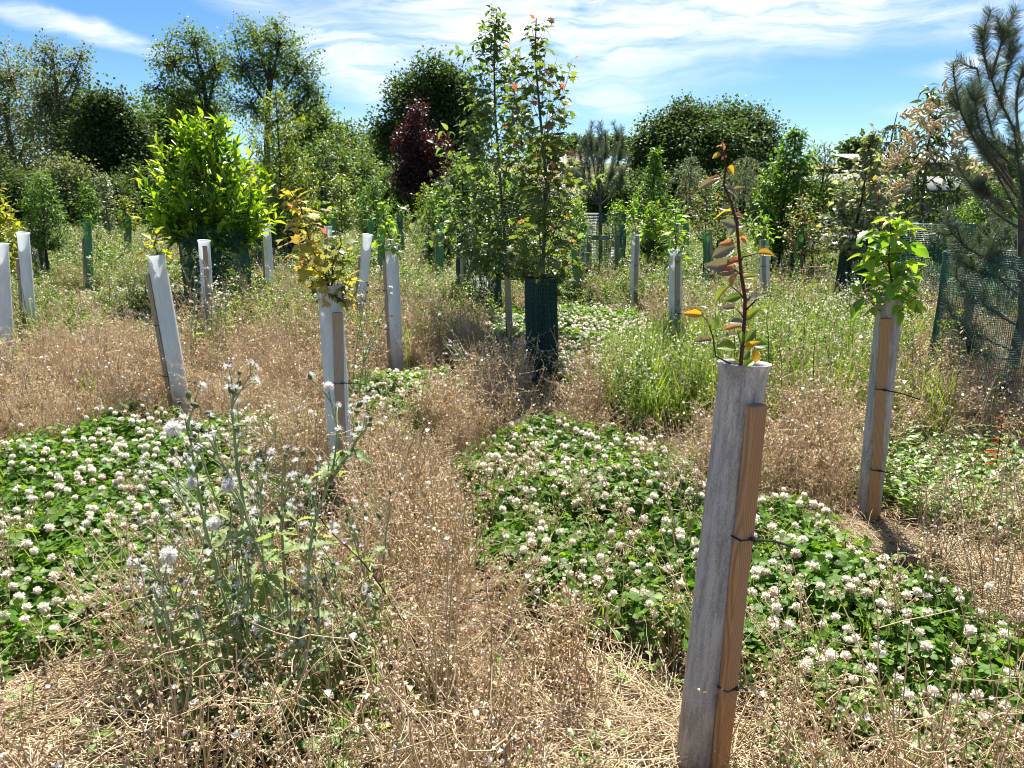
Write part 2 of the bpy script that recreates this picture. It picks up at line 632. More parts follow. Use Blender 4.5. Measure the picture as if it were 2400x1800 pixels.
L = {
    'oak': leaf_mat('oak_foliage', [(.036, .070, .016), (.065, .115, .024), (.10, .16, .038)], .42, .55, .25),
    'hedge': leaf_mat('hedge_foliage', [(.030, .058, .015), (.055, .095, .023), (.09, .135, .038)], .40, .55, .25),
    'ash': leaf_mat('ash_foliage', [(.085, .14, .035), (.125, .19, .05), (.17, .24, .07)], .5, .5, .3),
    'willow': leaf_mat('willow_foliage', [(.10, .13, .05), (.145, .175, .075), (.20, .23, .12)], .48, .5, .3),
    'mid': leaf_mat('mixed_shrub_foliage', [(.06, .115, .024), (.095, .165, .036), (.15, .22, .055)], .5, .5, .3),
    'purple': leaf_mat('purple_foliage', [(.030, .010, .012), (.055, .016, .016), (.085, .028, .022)], .3, .4, tint=(1.6, .7, .6)),
    'laurel': leaf_mat('laurel_leaf', [(.035, .095, .012), (.08, .18, .018), (.15, .28, .025)], .42, .22, .6, (1.3, 1.25, .35)),
    'laurel_tip': leaf_mat('laurel_new_leaf', [(.22, .37, .02), (.30, .45, .03), (.36, .48, .04)], .5, .25, .6, (1.2, 1.15, .4)),
    'gold': leaf_mat('golden_green_leaf', [(.16, .22, .02), (.24, .30, .03), (.12, .19, .025)], .5, .4),
    'yellow': leaf_mat('yellow_leaf', [(.30, .34, .03), (.42, .42, .03), (.24, .31, .04)], .5, .4, tint=(1.1, 1.05, .4)),
    'apple': leaf_mat('apple_leaf', [(.085, .145, .035), (.135, .21, .06), (.20, .275, .09)], .5, .38, .5),
    'maple': leaf_mat('field_maple_leaf', [(.085, .13, .026), (.13, .18, .04), (.19, .235, .055)], .5, .4),
    'greymaple': leaf_mat('grey_maple_leaf', [(.17, .20, .09), (.25, .28, .15), (.36, .37, .25)], .5, .3, .6, (1.2, 1.2, .6)),
    'redtip': leaf_mat('coppery_new_leaf', [(.42, .15, .09), (.50, .26, .14), (.40, .30, .12)], .45, .4, tint=(1.2, .9, .6)),
    'peach': leaf_mat('yellow_peach_leaf', [(.36, .38, .06), (.46, .44, .09), (.46, .36, .12), (.24, .31, .06)], .48, .4, tint=(1.2, 1.0, .5)),
    'lime': leaf_mat('lime_leaf', [(.13, .26, .03), (.20, .35, .035), (.28, .42, .05)], .48, .38, .5, (1.2, 1.2, .4)),
    'bush': leaf_mat('bright_bush_leaf', [(.06, .14, .012), (.10, .21, .018), (.15, .27, .03)], .45, .4),
    'chestnut': leaf_mat('chestnut_leaf', [(.045, .085, .018), (.08, .13, .028), (.14, .18, .04)], .4, .3, .5),
    'catkin': leaf_mat('cream_catkin', [(.72, .60, .38), (.78, .68, .46), (.68, .52, .32)], .35, .7, .2, (1, .95, .8), .15),
    'silver': leaf_mat('silvery_leaf', [(.15, .18, .11), (.21, .24, .15), (.28, .30, .21)], .35, .45, .4),
    'birch': leaf_mat('birch_leaf', [(.05, .085, .03), (.09, .13, .045), (.13, .17, .07)], .4, .4),
    'pine': leaf_mat('pine_needle', [(.07, .10, .06), (.11, .145, .085), (.17, .20, .12)], .25, .45, .4, (1, 1.1, .7)),
    'hornbeam': leaf_mat('bronze_hornbeam_leaf', [(.20, .23, .15), (.28, .29, .20), (.26, .20, .13)], .35, .35, .5, (1.2, 1.0, .5)),
    'hornyellow': leaf_mat('amber_hornbeam_leaf', [(.48, .38, .03), (.50, .30, .05), (.38, .38, .05)], .55, .35, .5, (1.3, 1.1, .3)),
    'horngreen': leaf_mat('green_hornbeam_leaf', [(.10, .17, .04), (.16, .24, .05), (.28, .33, .05)], .45, .35, .5),
    'clover': leaf_mat('clover_leaf', [(.055, .125, .012), (.085, .185, .018), (.13, .25, .028), (.19, .31, .045)], .5, .5, .3, (1.25, 1.2, .35)),
    'weed': leaf_mat('weed_leaf', [(.10, .16, .035), (.16, .23, .05), (.23, .30, .08), (.20, .22, .10)], .45, .45, .4),
    'tall': leaf_mat('willowherb_leaf', [(.10, .18, .03), (.16, .25, .04), (.24, .32, .06), (.30, .30, .10)], .48, .45, .4),
    'grass': leaf_mat('green_grass_blade', [(.12, .20, .03), (.19, .28, .04), (.28, .34, .07)], .45, .45, .4),
    'dry': leaf_mat('dry_stem', [(.50, .39, .23), (.61, .49, .31), (.69, .59, .40), (.42, .32, .19), (.45, .43, .20)], .32, .7, .25, (1.1, .95, .7), .3, 1.2),
    'pod': leaf_mat('dry_seed_pod', [(.58, .45, .32), (.68, .56, .44), (.78, .71, .61), (.46, .34, .23)], .42, .7, .25, (1.1, .95, .75), .25, 1.2),
    'straw': leaf_mat('flattened_straw', [(.46, .35, .20), (.58, .46, .29), (.66, .55, .37), (.34, .24, .13)], .15, .65, .3, (1, .9, .7), .25, 3.0),
    'fluff': leaf_mat('white_seed_fluff', [(.78, .77, .74), (.85, .84, .82), (.70, .68, .64)], .55, .8, .1, (1, 1, 1), .08),
    'petal': leaf_mat('clover_floret', [(.86, .85, .78), (.87, .86, .81), (.85, .78, .74), (.87, .86, .80)], .5, .6, .2, (1, .96, .85), .08),
    'fadedpetal': leaf_mat('faded_clover_floret', [(.58, .42, .30), (.74, .58, .50), (.80, .62, .58)], .45, .6, .2, (1, .9, .8), .12),
    'thistle': leaf_mat('sow_thistle_leaf', [(.17, .25, .09), (.25, .33, .14), (.34, .41, .20)], .5, .5, .3),
    'budgreen': leaf_mat('thistle_bud', [(.10, .13, .06), (.16, .19, .09), (.09, .085, .05)], .15, .6, .3),
    'pink': leaf_mat('pink_willowherb_petal', [(.72, .45, .66), (.78, .55, .72)], .4, .5, .2, (1, .9, 1), .1),
    'red': leaf_mat('red_leaf', [(.38, .04, .02), (.45, .09, .03)], .45, .4, tint=(1.3, .8, .5)),
    'dock': leaf_mat('broad_dock_leaf', [(.13, .24, .05), (.20, .32, .08), (.28, .38, .12)], .42, .4, .5),
}
m_soil = rough_mat('dry_soil_litter', (.085, .055, .034), (.19, .13, .08), (9, 9, 9), 8, .95, .6, world=True, c3=(.27, .20, .13))


# ------------------------------------------------------------------ ground and far field
def ground_z(x, y):
    t = np.clip((y - 60) / 110, 0, 1)
    s = t * t * (3 - 2 * t)
    return s * 8.8 + np.clip((y - 170) / 600, 0, 1) * 10


def build_ground():
    ys = np.concatenate([np.arange(-12, 12, .5), np.arange(12, 60, 3), np.geomspace(60, 1500, 26)])
    xs = np.concatenate([-np.geomspace(1200, 16, 18), np.arange(-14, 14.1, .5), np.geomspace(16, 1200, 18)])
    X, Y = np.meshgrid(xs, ys)
    Z = ground_z(X, Y) + .018 * np.sin(X * 3.1 + Y * 1.7) * np.sin(Y * 2.3 - X) * (np.abs(Y) < 60)
    Z = Z - .02
    ny, nx = X.shape
    i = np.arange(ny - 1)[:, None] * nx
    j = np.arange(nx - 1)[None]
    F = np.stack([i + j, i + j + 1, i + nx + j + 1, i + nx + j], -1).reshape(-1, 4)
    mb = MB()
    mb.add(np.stack([X, Y, Z], -1).reshape(-1, 3), F)
    m = bpy.data.materials.new('weedy_ground')
    m.use_nodes = True
    t = NT(m.node_tree)
    b = t.n['Principled BSDF']
    g = t.new('ShaderNodeNewGeometry')
    P = g.outputs['Position']
    sp = t.new('ShaderNodeSeparateXYZ')
    t.link(P, sp.inputs[0])
    n1 = t.noise(P, 14, 8, .65)
    soil = t.ramp(n1, [(.32, (.05, .032, .02)), (.52, (.14, .092, .055)), (.7, (.25, .18, .115))])
    n2 = t.noise(P, .9, 6, .6)
    mead = t.ramp(n2, [(.35, (.07, .10, .03)), (.5, (.16, .18, .06)), (.65, (.25, .20, .11))])
    field = t.ramp(t.noise(P, .03, 5, .6), [(.4, (.12, .14, .05)), (.55, (.24, .20, .10))])
    f1 = t.new('ShaderNodeMapRange')
    f1.inputs['From Min'].default_value = 9
    f1.inputs['From Max'].default_value = 18
    t.link(sp.outputs[1], f1.inputs['Value'])
    f2 = t.new('ShaderNodeMapRange')
    f2.inputs['From Min'].default_value = 55
    f2.inputs['From Max'].default_value = 80
    t.link(sp.outputs[1], f2.inputs['Value'])
    c = t.mix(f2.outputs[0], t.mix(f1.outputs[0], soil, mead), field)
    t.link(c, b.inputs['Base Color'])
    b.inputs['Roughness'].default_value = .95
    b.inputs['Specular IOR Level'].default_value = .15
    bp = t.new('ShaderNodeBump')
    bp.inputs['Strength'].default_value = .7
    bp.inputs['Distance'].default_value = .03
    t.link(n1, bp.inputs['Height'])
    t.link(bp.outputs[0], b.inputs['Normal'])
    obj('ground', mb.mesh('ground', m), kind='structure', label='dry brown weedy soil of the planted field', cat='ground')


build_ground()


# ------------------------------------------------------------------ background trees, shrubs, buildings
def far_tree(name, label, cat, ub, y, lobes, nleaf, ls, mat, bark=None, seed=0, cs=.30, trunk_r=.16, tw=60, group=None, tpl=None, per=26, shell=.62, dz=.9):
    g = np.random.default_rng(seed + 100)
    z_g = float(ground_z(0, y))
    base = np.array([gx(ub, y, z_g), y, z_g])
    nleaf, ls = int(nleaf * 1.9), ls * .70
    C, Rr = [], []
    for (u, v, ru, rv) in lobes:
        yy = y + g.uniform(-.5, .5) * ru / FPX * y * dz
        c = at(u, v, yy)
        k = yy / FPX * 1.03
        C.append((c.x, c.y, c.z))
        Rr.append((ru * k, ru * k * .9, rv * k))
    C, Rr = np.array(C), np.array(Rr)
    wgt = (Rr[:, 0] * Rr[:, 2])
    wgt = wgt / wgt.sum()
    ncl = max(6, nleaf // per)
    li = g.choice(len(C), ncl, p=wgt)
    dirs = nrm(g.normal(size=(ncl, 3)))
    rad = shell + (1.02 - shell) * g.random(ncl) ** .6
    inner = g.random(ncl) < .18
    rad[inner] = g.uniform(.1, shell, inner.sum())
    cl = C[li] + dirs * Rr[li] * rad[:, None] * (1 + .10 * g.normal(size=(ncl, 1)))
    cl[:, 2] = np.maximum(cl[:, 2], z_g + .25)
    pos = np.repeat(cl, per, 0) + g.normal(0, cs, (ncl * per, 3)) * np.array([1, 1, .8])
    pos[:, 2] = np.maximum(pos[:, 2], z_g + .05)
    d = nrm(np.repeat(dirs, per, 0) * .7 + g.normal(0, .7, pos.shape) + np.array([0, 0, -.15]))
    up = np.array([0, 0, 1.0]) + g.normal(0, .45, pos.shape) + .4 * np.repeat(dirs, per, 0)
    sc = ls * g.uniform(.6, 1.35, len(pos))
    mb = MB()
    add_leaves(mb, tpl or leaf_diamond(.42, .12), pos - base, d, up, sc)
    root = thing(name, label, cat, base, group)
    obj('crown', mb.mesh('crown', mat), root, kind='stuff')
    mt = MB()
    top = C[:, 2].max() * .45 + C[:, 2].mean() * .55
    tp = np.array([C[:, 0].mean() * .6 + base[0] * .4, y, max(top, z_g + .6)])
    mid = (base + tp) / 2 + g.normal(0, .12, 3) * np.array([1, 1, 0]) * (tp[2] - z_g) * .3
    P = bez(base, mid, tp, 9)
    mt.add(*tube(P - base, np.linspace(trunk_r, trunk_r * .35, 9), 7))
    for c, r in zip(C, Rr):
        f = int(np.clip((c[2] - r[2] * .9 - z_g) / max(tp[2] - z_g, .1) * 8, 1, 7))
        a = P[f]
        limb = bez(a, (a + c) / 2 + np.array([0, 0, -.15]) * np.linalg.norm(c - a), c, 7)
        mt.add(*tube(limb - base, np.linspace(trunk_r * .42, trunk_r * .14, 7), 5))
    for q in g.choice(ncl, min(tw, ncl), replace=False):
        a = C[li[q]] + (cl[q] - C[li[q]]) * -.15
        b = cl[q]
        mt.add(*tube(bez(a, (a + b) / 2 + g.normal(0, .08, 3) * np.linalg.norm(b - a), b, 4) - base, np.linspace(trunk_r * .13, trunk_r * .04, 4), 3))
    obj('trunk', mt.mesh('trunk', bark or m_bark_dk), root)
    return root


HG = 'trees standing beyond the planted field'
far_tree('willow_tree', 'big loose grey-green willow with twisted limbs at the hedge end', 'tree', 60, 41,
         [(20, 185, 85, 75), (70, 285, 85, 75), (-50, 260, 90, 100), (0, 360, 110, 80), (60, 400, 90, 70)], 9000, .18, L['willow'], m_bark, 1, .28, .26, 240, HG, shell=.5)
far_tree('willow_tree', 'narrow grey-green willow with a ragged two-pronged top', 'tree', 150, 37,
         [(125, 150, 30, 50), (115, 240, 55, 70), (190, 128, 16, 22), (182, 190, 26, 50), (165, 260, 55, 60), (140, 345, 70, 70), (205, 290, 35, 60)], 7000, .16, L['willow'], m_bark, 2, .22, .2, 240, HG, shell=.5)
far_tree('oak_tree', 'dense dark green round tree beside the two willows', 'tree', 265, 34,
         [(252, 272, 48, 55), (292, 335, 55, 60), (228, 360, 60, 75), (275, 430, 80, 75), (310, 400, 50, 70)], 21000, .19, L['hedge'], m_bark_dk, 3, .26, .2, 40, HG)
far_tree('hedgerow_tree', 'mid green bushy tree under the tall airy ash crowns', 'tree', 400, 47,
         [(350, 290, 45, 50), (420, 268, 55, 45), (390, 350, 85, 70), (465, 320, 50, 55), (400, 430, 110, 80)], 16000, .24, L['mid'], m_bark_dk, 4, .34, .2, 40, HG)
far_tree('ash_tree', 'tall airy ash with a bare leaning trunk and open crown', 'tree', 545, 43,
         [(455, 100, 48, 38), (405, 150, 45, 42), (368, 205, 22, 24), (505, 160, 45, 50), (465, 215, 55, 35), (420, 240, 40, 28), (500, 260, 35, 35)], 4200, .19, L['ash'], m_bark_dk, 5, .24, .24, 300, HG, per=30, shell=.5)
far_tree('ash_tree', 'tall airy ash with a broad domed crown on many upright limbs', 'tree', 630, 40,
         [(600, 85, 50, 38), (655, 105, 50, 42), (700, 160, 50, 45), (570, 160, 40, 50), (640, 175, 55, 50), (725, 215, 36, 30), (590, 250, 55, 40), (690, 250, 40, 36), (742, 245, 16, 14)], 5600, .18, L['ash'], m_bark_dk, 6, .24, .22, 340, HG, per=30, shell=.5)
far_tree('hedgerow_tree', 'dark hedgerow tree behind the golden-green young tree', 'tree', 745, 45,
         [(742, 300, 36, 48), (715, 360, 60, 70), (775, 350, 34, 50), (740, 440, 80, 80)], 13000, .22, L['ash'], m_bark_dk, 7, .32, .18, 60, HG)
far_tree('hedgerow_tree', 'low rounded hedgerow tree in the dip below open sky', 'tree', 830, 54,
         [(815, 325, 42, 26), (800, 385, 60, 50), (860, 400, 55, 45), (840, 450, 100, 70)], 14000, .25, L['mid'], m_bark_dk, 8, .36, .18, 30, HG)
far_tree('hedgerow_tree', 'small dark far tree in the notch of the tree line', 'tree', 885, 74,
         [(880, 332, 24, 18), (900, 370, 34, 34)], 4000, .3, L['oak'], m_bark_dk, 9, .4, .15, 10, HG)
far_tree('oak_tree', 'dark lumpy oak rising behind the purple-leaved tree', 'tree', 1000, 36,
         [(962, 235, 45, 48), (1015, 185, 48, 38), (1065, 225, 45, 48), (1000, 290, 75, 60), (1085, 300, 40, 60), (928, 320, 40, 42), (900, 300, 22, 28), (990, 395, 110, 80), (1080, 400, 60, 70)], 24000, .19, L['oak'], m_bark_dk, 10, .28, .24, 90, HG)
far_tree('oak_tree', 'broad dark domed oak against open blue sky', 'tree', 1650, 42,
         [(1545, 330, 50, 52), (1600, 292, 52, 42), (1680, 283, 55, 34), (1742, 306, 52, 45), (1790, 330, 40, 42), (1650, 350, 120, 60), (1515, 375, 38, 48), (1700, 410, 115, 70), (1590, 420, 100, 70)], 34000, .21, L['oak'], m_bark_dk, 11, .30, .3, 40, HG)
far_tree('purple_tree', 'dark purple-leaved young tree with a pointed top', 'tree', 985, 24,
         [(976, 270, 13, 34), (968, 335, 30, 40), (990, 395, 44, 40), (1028, 355, 20, 32), (955, 420, 26, 28), (1000, 445, 36, 30)], 7000, .10, L['purple'], m_bark_dk, 12, .14, .07, 60, tpl=leaf_small(.42))
SH = [(-10, 450, 70, 90, 30, 'hedge'), (75, 470, 70, 70, 29, 'hedge'), (165, 455, 70, 80, 28, 'willow'), (330, 470, 70, 80, 30, 'hedge'), (255, 480, 60, 60, 27, 'hedge'),
      (470, 470, 80, 70, 30, 'hedge'), (560, 480, 70, 70, 29, 'hedge'), (690, 440, 60, 90, 28, 'mid'), (770, 420, 60, 90, 27, 'mid'), (845, 440, 60, 80, 32, 'ash'),
      (930, 455, 60, 60, 30, 'mid'), (1100, 450, 70, 70, 28, 'mid'), (1180, 470, 60, 60, 30, 'mid'), (1290, 480, 60, 50, 32, 'silver'), (1420, 470, 60, 60, 30, 'mid'),
      (1500, 465, 60, 60, 32, 'hedge'), (1600, 470, 70, 70, 30, 'hedge'), (1720, 470, 80, 70, 31, 'hedge'), (1830, 470, 60, 60, 26, 'mid'), (1930, 480, 60, 50, 26, 'mid'), (2350, 440, 60, 80, 24, 'mid')]
SHW = ['dark hedge shrub under the big loose willow', 'dark hedge shrub behind the yellow-leaved tree', 'grey-green hedge shrub behind the round bright bush', 'dark hedge shrub behind the glossy laurel edge',
       'dark hedge shrub behind the slim silvery tree', 'dark hedge shrub hidden behind the glossy laurel', 'dark hedge shrub between laurel and golden-green tree', 'mid green hedge shrub behind the coppery sapling',
       'mid green hedge shrub behind the olive shrub', 'fresh green hedge shrub above the yellow-green bush', 'mid green hedge shrub under the purple-leaved tree', 'mid green hedge shrub behind the slender grey-green tree',
       'mid green hedge shrub between the two middle trees', 'silvery hedge shrub beside the coppery-tipped maple', 'mid green hedge shrub behind the small pine', 'dark hedge shrub behind the bright feathery evergreen',
       'dark hedge shrub under the domed oak by shorter weeping tree', 'dark hedge shrub under the domed oak by taller weeping tree', 'mid green hedge shrub behind the tall glossy evergreen', 'mid green hedge shrub before the barn boards', 'mid green hedge shrub behind the large pine']
for i, (u, v, ru, rv, y, k) in enumerate(SH):
    far_tree('hedge_shrub', SHW[i], 'shrub', u, y,
             [(u, v - rv * .25, ru * .7, rv * .7), (u - ru * .4, v + rv * .2, ru * .6, rv * .7), (u + ru * .45, v + rv * .2, ru * .6, rv * .7)], 5200, .14, L[k], m_bark_dk, 40 + i, .2, .06, 12, 'shrubs along the field edge')
for i, (u, v, ru, rv, y) in enumerate([(1300, 345, 26, 14, 150), (1345, 340, 22, 12, 165), (1390, 344, 24, 12, 160), (1440, 342, 26, 13, 170), (1490, 346, 30, 14, 165), (2010, 360, 22, 16, 90), (1265, 348, 24, 14, 150)]):
    far_tree('distant_tree', 'round dark tree far off behind the barn' if u > 1900 else 'tiny round tree on the far hillside', 'tree', u, y,
             [(u, v, ru, rv), (u + ru * .4, v + rv * .3, ru * .6, rv * .8)], 1300, .8, L['oak'], m_bark_dk, 70 + i, .7, .25, 6, 'trees on the far hillside')


# weathered timber barn, partly hidden by the young trees
def barn():
    y0 = 30.0
    xl, xr = gx(1895, y0, 2), gx(2345, y0, 2)
    m_bd = wood_mat('weathered_barn_board', (.20, .16, .13), (.10, .08, .065), .05, weather=.7, wc=(.26, .245, .23))
    m_rf = rough_mat('brown_sheet_roof', (.20, .16, .13), (.30, .25, .21), (1.5, 1.5, 1.5), rough=.7)
    m_pl = rough_mat('pale_sheet_roof', (.20, .205, .21), (.28, .285, .29), (1.2, 1.2, 1.2), rough=.9, spec=.1)
    m_in = plain('dark_timber_core', (.05, .042, .035), .9)
    root = thing('barn', 'low timber barn with pale lean-to roof half hidden behind catkin tree', 'barn', (xl, y0, 0))
    w_ = xr - xl
    xu = gx(2042, y0 + 3, 3) - xl
    mb = MB()
    mb.add(*box(0, w_, .06, 2.9, 0, 1.9))
    obj('lean_to_core', mb.mesh('lean_to_core', m_in, False), root)
    mb = MB()
    mb.add(*box(xu, w_, 3.06, 9, 0, 3.0))
    obj('wall', mb.mesh('wall', m_in, False), root)
    mb = MB()
    mb.add(*box(0, .185, -.012, .012, 0, 1))
    bm_ = mb.mesh('board', m_bd, False)
    n = int(w_ / .2)
    for i in range(n):
        o = obj('board', bm_, root, (i * .2 + .005, .03 + rng.uniform(-.006, .006), .02))
        o.scale = (1, 1, 1.86)
    for i in range(int((w_ - xu) / .2)):
        o = obj('board', bm_, root, (xu + i * .2 + .005, 3.03 + rng.uniform(-.006, .006), 1.9))
        o.scale = (1, 1, 1.12)
    # corrugated roofs
    def sheet(nm, x0, x1, ya, za, yb, zb, m, per=.15):
        xs = np.arange(x0, x1 + per / 4, per / 4)
        z = .022 * np.sin(np.arange(len(xs)) * np.pi / 2)
        V = np.concatenate([np.stack([xs, np.full_like(xs, ya), za + z], -1), np.stack([xs, np.full_like(xs, yb), zb + z], -1),
                            np.stack([xs, np.full_like(xs, yb), zb + z - .03], -1), np.stack([xs, np.full_like(xs, ya), za + z - .03], -1)])
        k = len(xs)
        i = np.arange(k - 1)
        F = np.concatenate([np.stack([a * k + i, a * k + i + 1, b * k + i + 1, b * k + i], -1) for a, b in ((0, 1), (1, 2), (2, 3), (3, 0))])
        mb = MB()
        mb.add(V, F)
        obj(nm, mb.mesh(nm, m), root)
    sheet('lower_roof', -.2, w_ + .2, -.25, 1.93, 2.95, 2.62, m_pl)
    sheet('upper_roof', xu - .2, w_ + .4, 2.75, 3.06, 7.0, 3.62, m_rf)
    mb = MB()
    mb.add(*box(xu - .2, w_ + .4, 2.70, 2.74, 2.92, 3.04))
    obj('fascia', mb.mesh('fascia', m_in, False), root)


barn()


def far_shed():
    y0 = 112.0
    z = float(ground_z(0, y0))
    x0, x1 = gx(1318, y0, z + 2), gx(1372, y0, z + 2)
    root = thing('shed', 'small red-brown shed far away on the hillside', 'shed', (x0, y0, z))
    m1 = rough_mat('red_brown_cladding', (.24, .09, .06), (.32, .13, .09), (.6, .6, .6))
    mb = MB()
    mb.add(*box(0, x1 - x0, 0, 6, 0, 2.4))
    obj('wall', mb.mesh('wall', m1, False), root)
    mb = MB()
    V = np.array([(-.4, -.5, 2.42), (x1 - x0 + .4, -.5, 2.42), (x1 - x0 + .4, 3, 3.4), (-.4, 3, 3.4), (x1 - x0 + .4, 6.5, 2.42), (-.4, 6.5, 2.42)])
    V = np.concatenate([V, V + np.array([0, 0, .08])])
    mb.add(V, [np.array([(0, 1, 2, 3), (3, 2, 4, 5), (6, 7, 8, 9), (9, 8, 10, 11), (0, 1, 7, 6), (5, 4, 10, 11)])])
    obj('roof', mb.mesh('roof', rough_mat('pale_shed_roof', (.32, .26, .22), (.42, .35, .3), (.5, .5, .5)), False), root)
    mb = MB()
    mb.add(*box(1.2, 2.1, -.03, 0, .01, 1.9))
    obj('door', mb.mesh('door', plain('dark_opening', (.03, .03, .03)), False), root)


far_shed()


# ------------------------------------------------------------------ young planted trees
def ytree(name, label, cat, x, y, H, z0, prof, nsh, tpl, ls, step, mats, bark, tr=.02, up=.8, sub=2, nparts=0, seed=0, group=None,
          droop=.2, tipfrac=.86, trunk=None, top_leaves=.35, out=.9, tang=.55, subl=.4, sr=.16, wob=.03, leafvar=.3, petiole=0.0, base_z=0.0, squash=1.0, part_y=None):
    g = np.random.default_rng(seed + 500)
    base = np.array([x, y, base_z])
    if trunk is None:
        k = 9
        zs = np.linspace(base_z, H, k)
        off = np.cumsum(g.normal(0, wob, (k, 2)), 0) * (np.linspace(0, 1, k)[:, None])
        trunk = np.column_stack([x + off[:, 0], y + off[:, 1], zs])
    trunk = np.asarray(trunk, float)
    TZ = trunk[:, 2]

    def on_trunk(z):
        return np.array([np.interp(z, TZ, trunk[:, 0]), np.interp(z, TZ, trunk[:, 1]), np.clip(z, TZ[0], TZ[-1])])
    wood = MB()
    wood.add(*tube(trunk - base, np.linspace(tr, tr * .22, len(trunk)), 7))
    curves = []
    pt = np.array([p[0] for p in prof])
    pw = np.array([p[1] for p in prof])
    for i in range(nsh):
        t = min(1, max(0, (i + g.uniform(.1, .9)) / nsh))
        a = i * 2.399 + g.uniform(-.4, .4)
        rad = np.interp(t, pt, pw) * g.uniform(.5, 1.05)
        zt = z0 + t * (H - z0)
        c0 = on_trunk(min(zt, H))
        tip = c0 + np.array([math.cos(a) * rad, math.sin(a) * rad * squash, 0])
        tip[2] = zt + g.uniform(-.03, .05) * (H - z0)
        za = max(z0 * .96, zt - rad * up - .08)
        A = on_trunk(min(za, H * .97))
        ctrl = A + (tip - A) * np.array([.6, .6, .28])
        cv = bez(A, ctrl, tip, 7)
        r0 = max(.0018, tr * sr * 2 * (1 - .6 * t))
        wood.add(*tube(cv - base, np.linspace(r0, r0 * .35, 7), 4))
        curves.append((cv, .25))
        Ls = np.linalg.norm(tip - A)
        for q in range(sub):
            f = g.uniform(.3, .85)
            j = f * 6
            p = cv[int(j)] + (cv[min(6, int(j) + 1)] - cv[int(j)]) * (j % 1)
            tan = nrm(cv[min(6, int(j) + 1)] - cv[int(j)])
            rd = nrm(np.cross(tan, g.normal(size=3)))
            e = p + (tan * .6 + rd * .7 + np.array([0, 0, .25])) * subl * Ls * g.uniform(.5, 1.1)
            c2 = bez(p, (p + e) / 2 + tan * .1 * Ls, e, 5)
            wood.add(*tube(c2 - base, np.linspace(r0 * .5, r0 * .25, 5), 3))
            curves.append((c2, .1))
    ntop = trunk[TZ > H - (H - z0) * top_leaves]
    if len(ntop) > 1:
        curves.append((ntop, 0))
    Pn, Dn, Un, Sn, Mn = [], [], [], [], []
    for cv, st in curves:
        P, f = resample(cv, step)
        m = f >= st
        P, f = P[m], f[m]
        if not len(P):
            continue
        tan = nrm(np.stack([np.interp(f, np.linspace(0, 1, len(cv)), np.gradient(cv[:, k])) for k in range(3)], -1))
        ref = np.array([.3, .9, .2])
        X = nrm(np.cross(tan, ref))
        Y = np.cross(tan, X)
        ang = np.arange(len(P)) * 2.399 + g.uniform(0, 6)
        rd = np.cos(ang)[:, None] * X + np.sin(ang)[:, None] * Y
        d = nrm(tan * (tang + .5 * (f[:, None] > .93)) + rd * out + np.array([0, 0, -droop]) + g.normal(0, .22, P.shape))
        Pn.append(P + rd * .006 + d * petiole)
        Dn.append(d)
        Un.append(np.array([0, 0, 1.]) + .5 * tan + g.normal(0, .35, P.shape))
        Sn.append(ls * g.uniform(1 - leafvar, 1 + leafvar, len(P)) * np.where(f > .93, .75, 1.0))
        Mn.append(np.where((f > tipfrac) & (g.random(len(P)) < .8), 1, 0) if len(mats) > 1 else np.zeros(len(P), int))
    Pn, Dn, Un, Sn, Mn = (np.concatenate(q) for q in (Pn, Dn, Un, Sn, Mn))
    root = thing(name, label, cat, base, group)
    obj('stem' if tr < .016 else 'trunk', wood.mesh('stem', bark), root)
    tpls = tpl if isinstance(tpl, list) else [tpl]
    order = np.argsort(Pn[:, 1] if part_y is None else np.abs(Pn[:, 1] - part_y))
    sel = order[:nparts]
    if nparts:
        lm = [[None] * len(mats) for _ in tpls]
        for a, tp in enumerate(tpls):
            for b, mt in enumerate(mats):
                q = MB()
                q.add(*tp)
                lm[a][b] = q.mesh('leaf', mt)
        for k in sel:
            o = obj('leaf', lm[int(k) % len(tpls)][Mn[k]], root)
            o.matrix_local = frame_matrix(Pn[k] - base, Dn[k], Un[k], Sn[k])
    rest = order[nparts:]
    if len(rest):
        mb = MB()
        for a, tp in enumerate(tpls):
            r = rest[rest % len(tpls) == a]
            add_leaves(mb, tp, Pn[r] - base, Dn[r], Un[r], Sn[r], Mn[r])
        obj('foliage', mb.mesh('foliage', mats), root, kind='stuff')
    return root


LO, LR, LS, LN = leaf_ovate(), leaf_ovate(.36, .2, .1, .45), leaf_small(), leaf_small(.15, .2, .06)
LLAU = [leaf_ovate(.19, .22, .12, .52), leaf_ovate(.17, .1, .14, .5)]
LM = [leaf_maple(.25), leaf_maple(.45)]


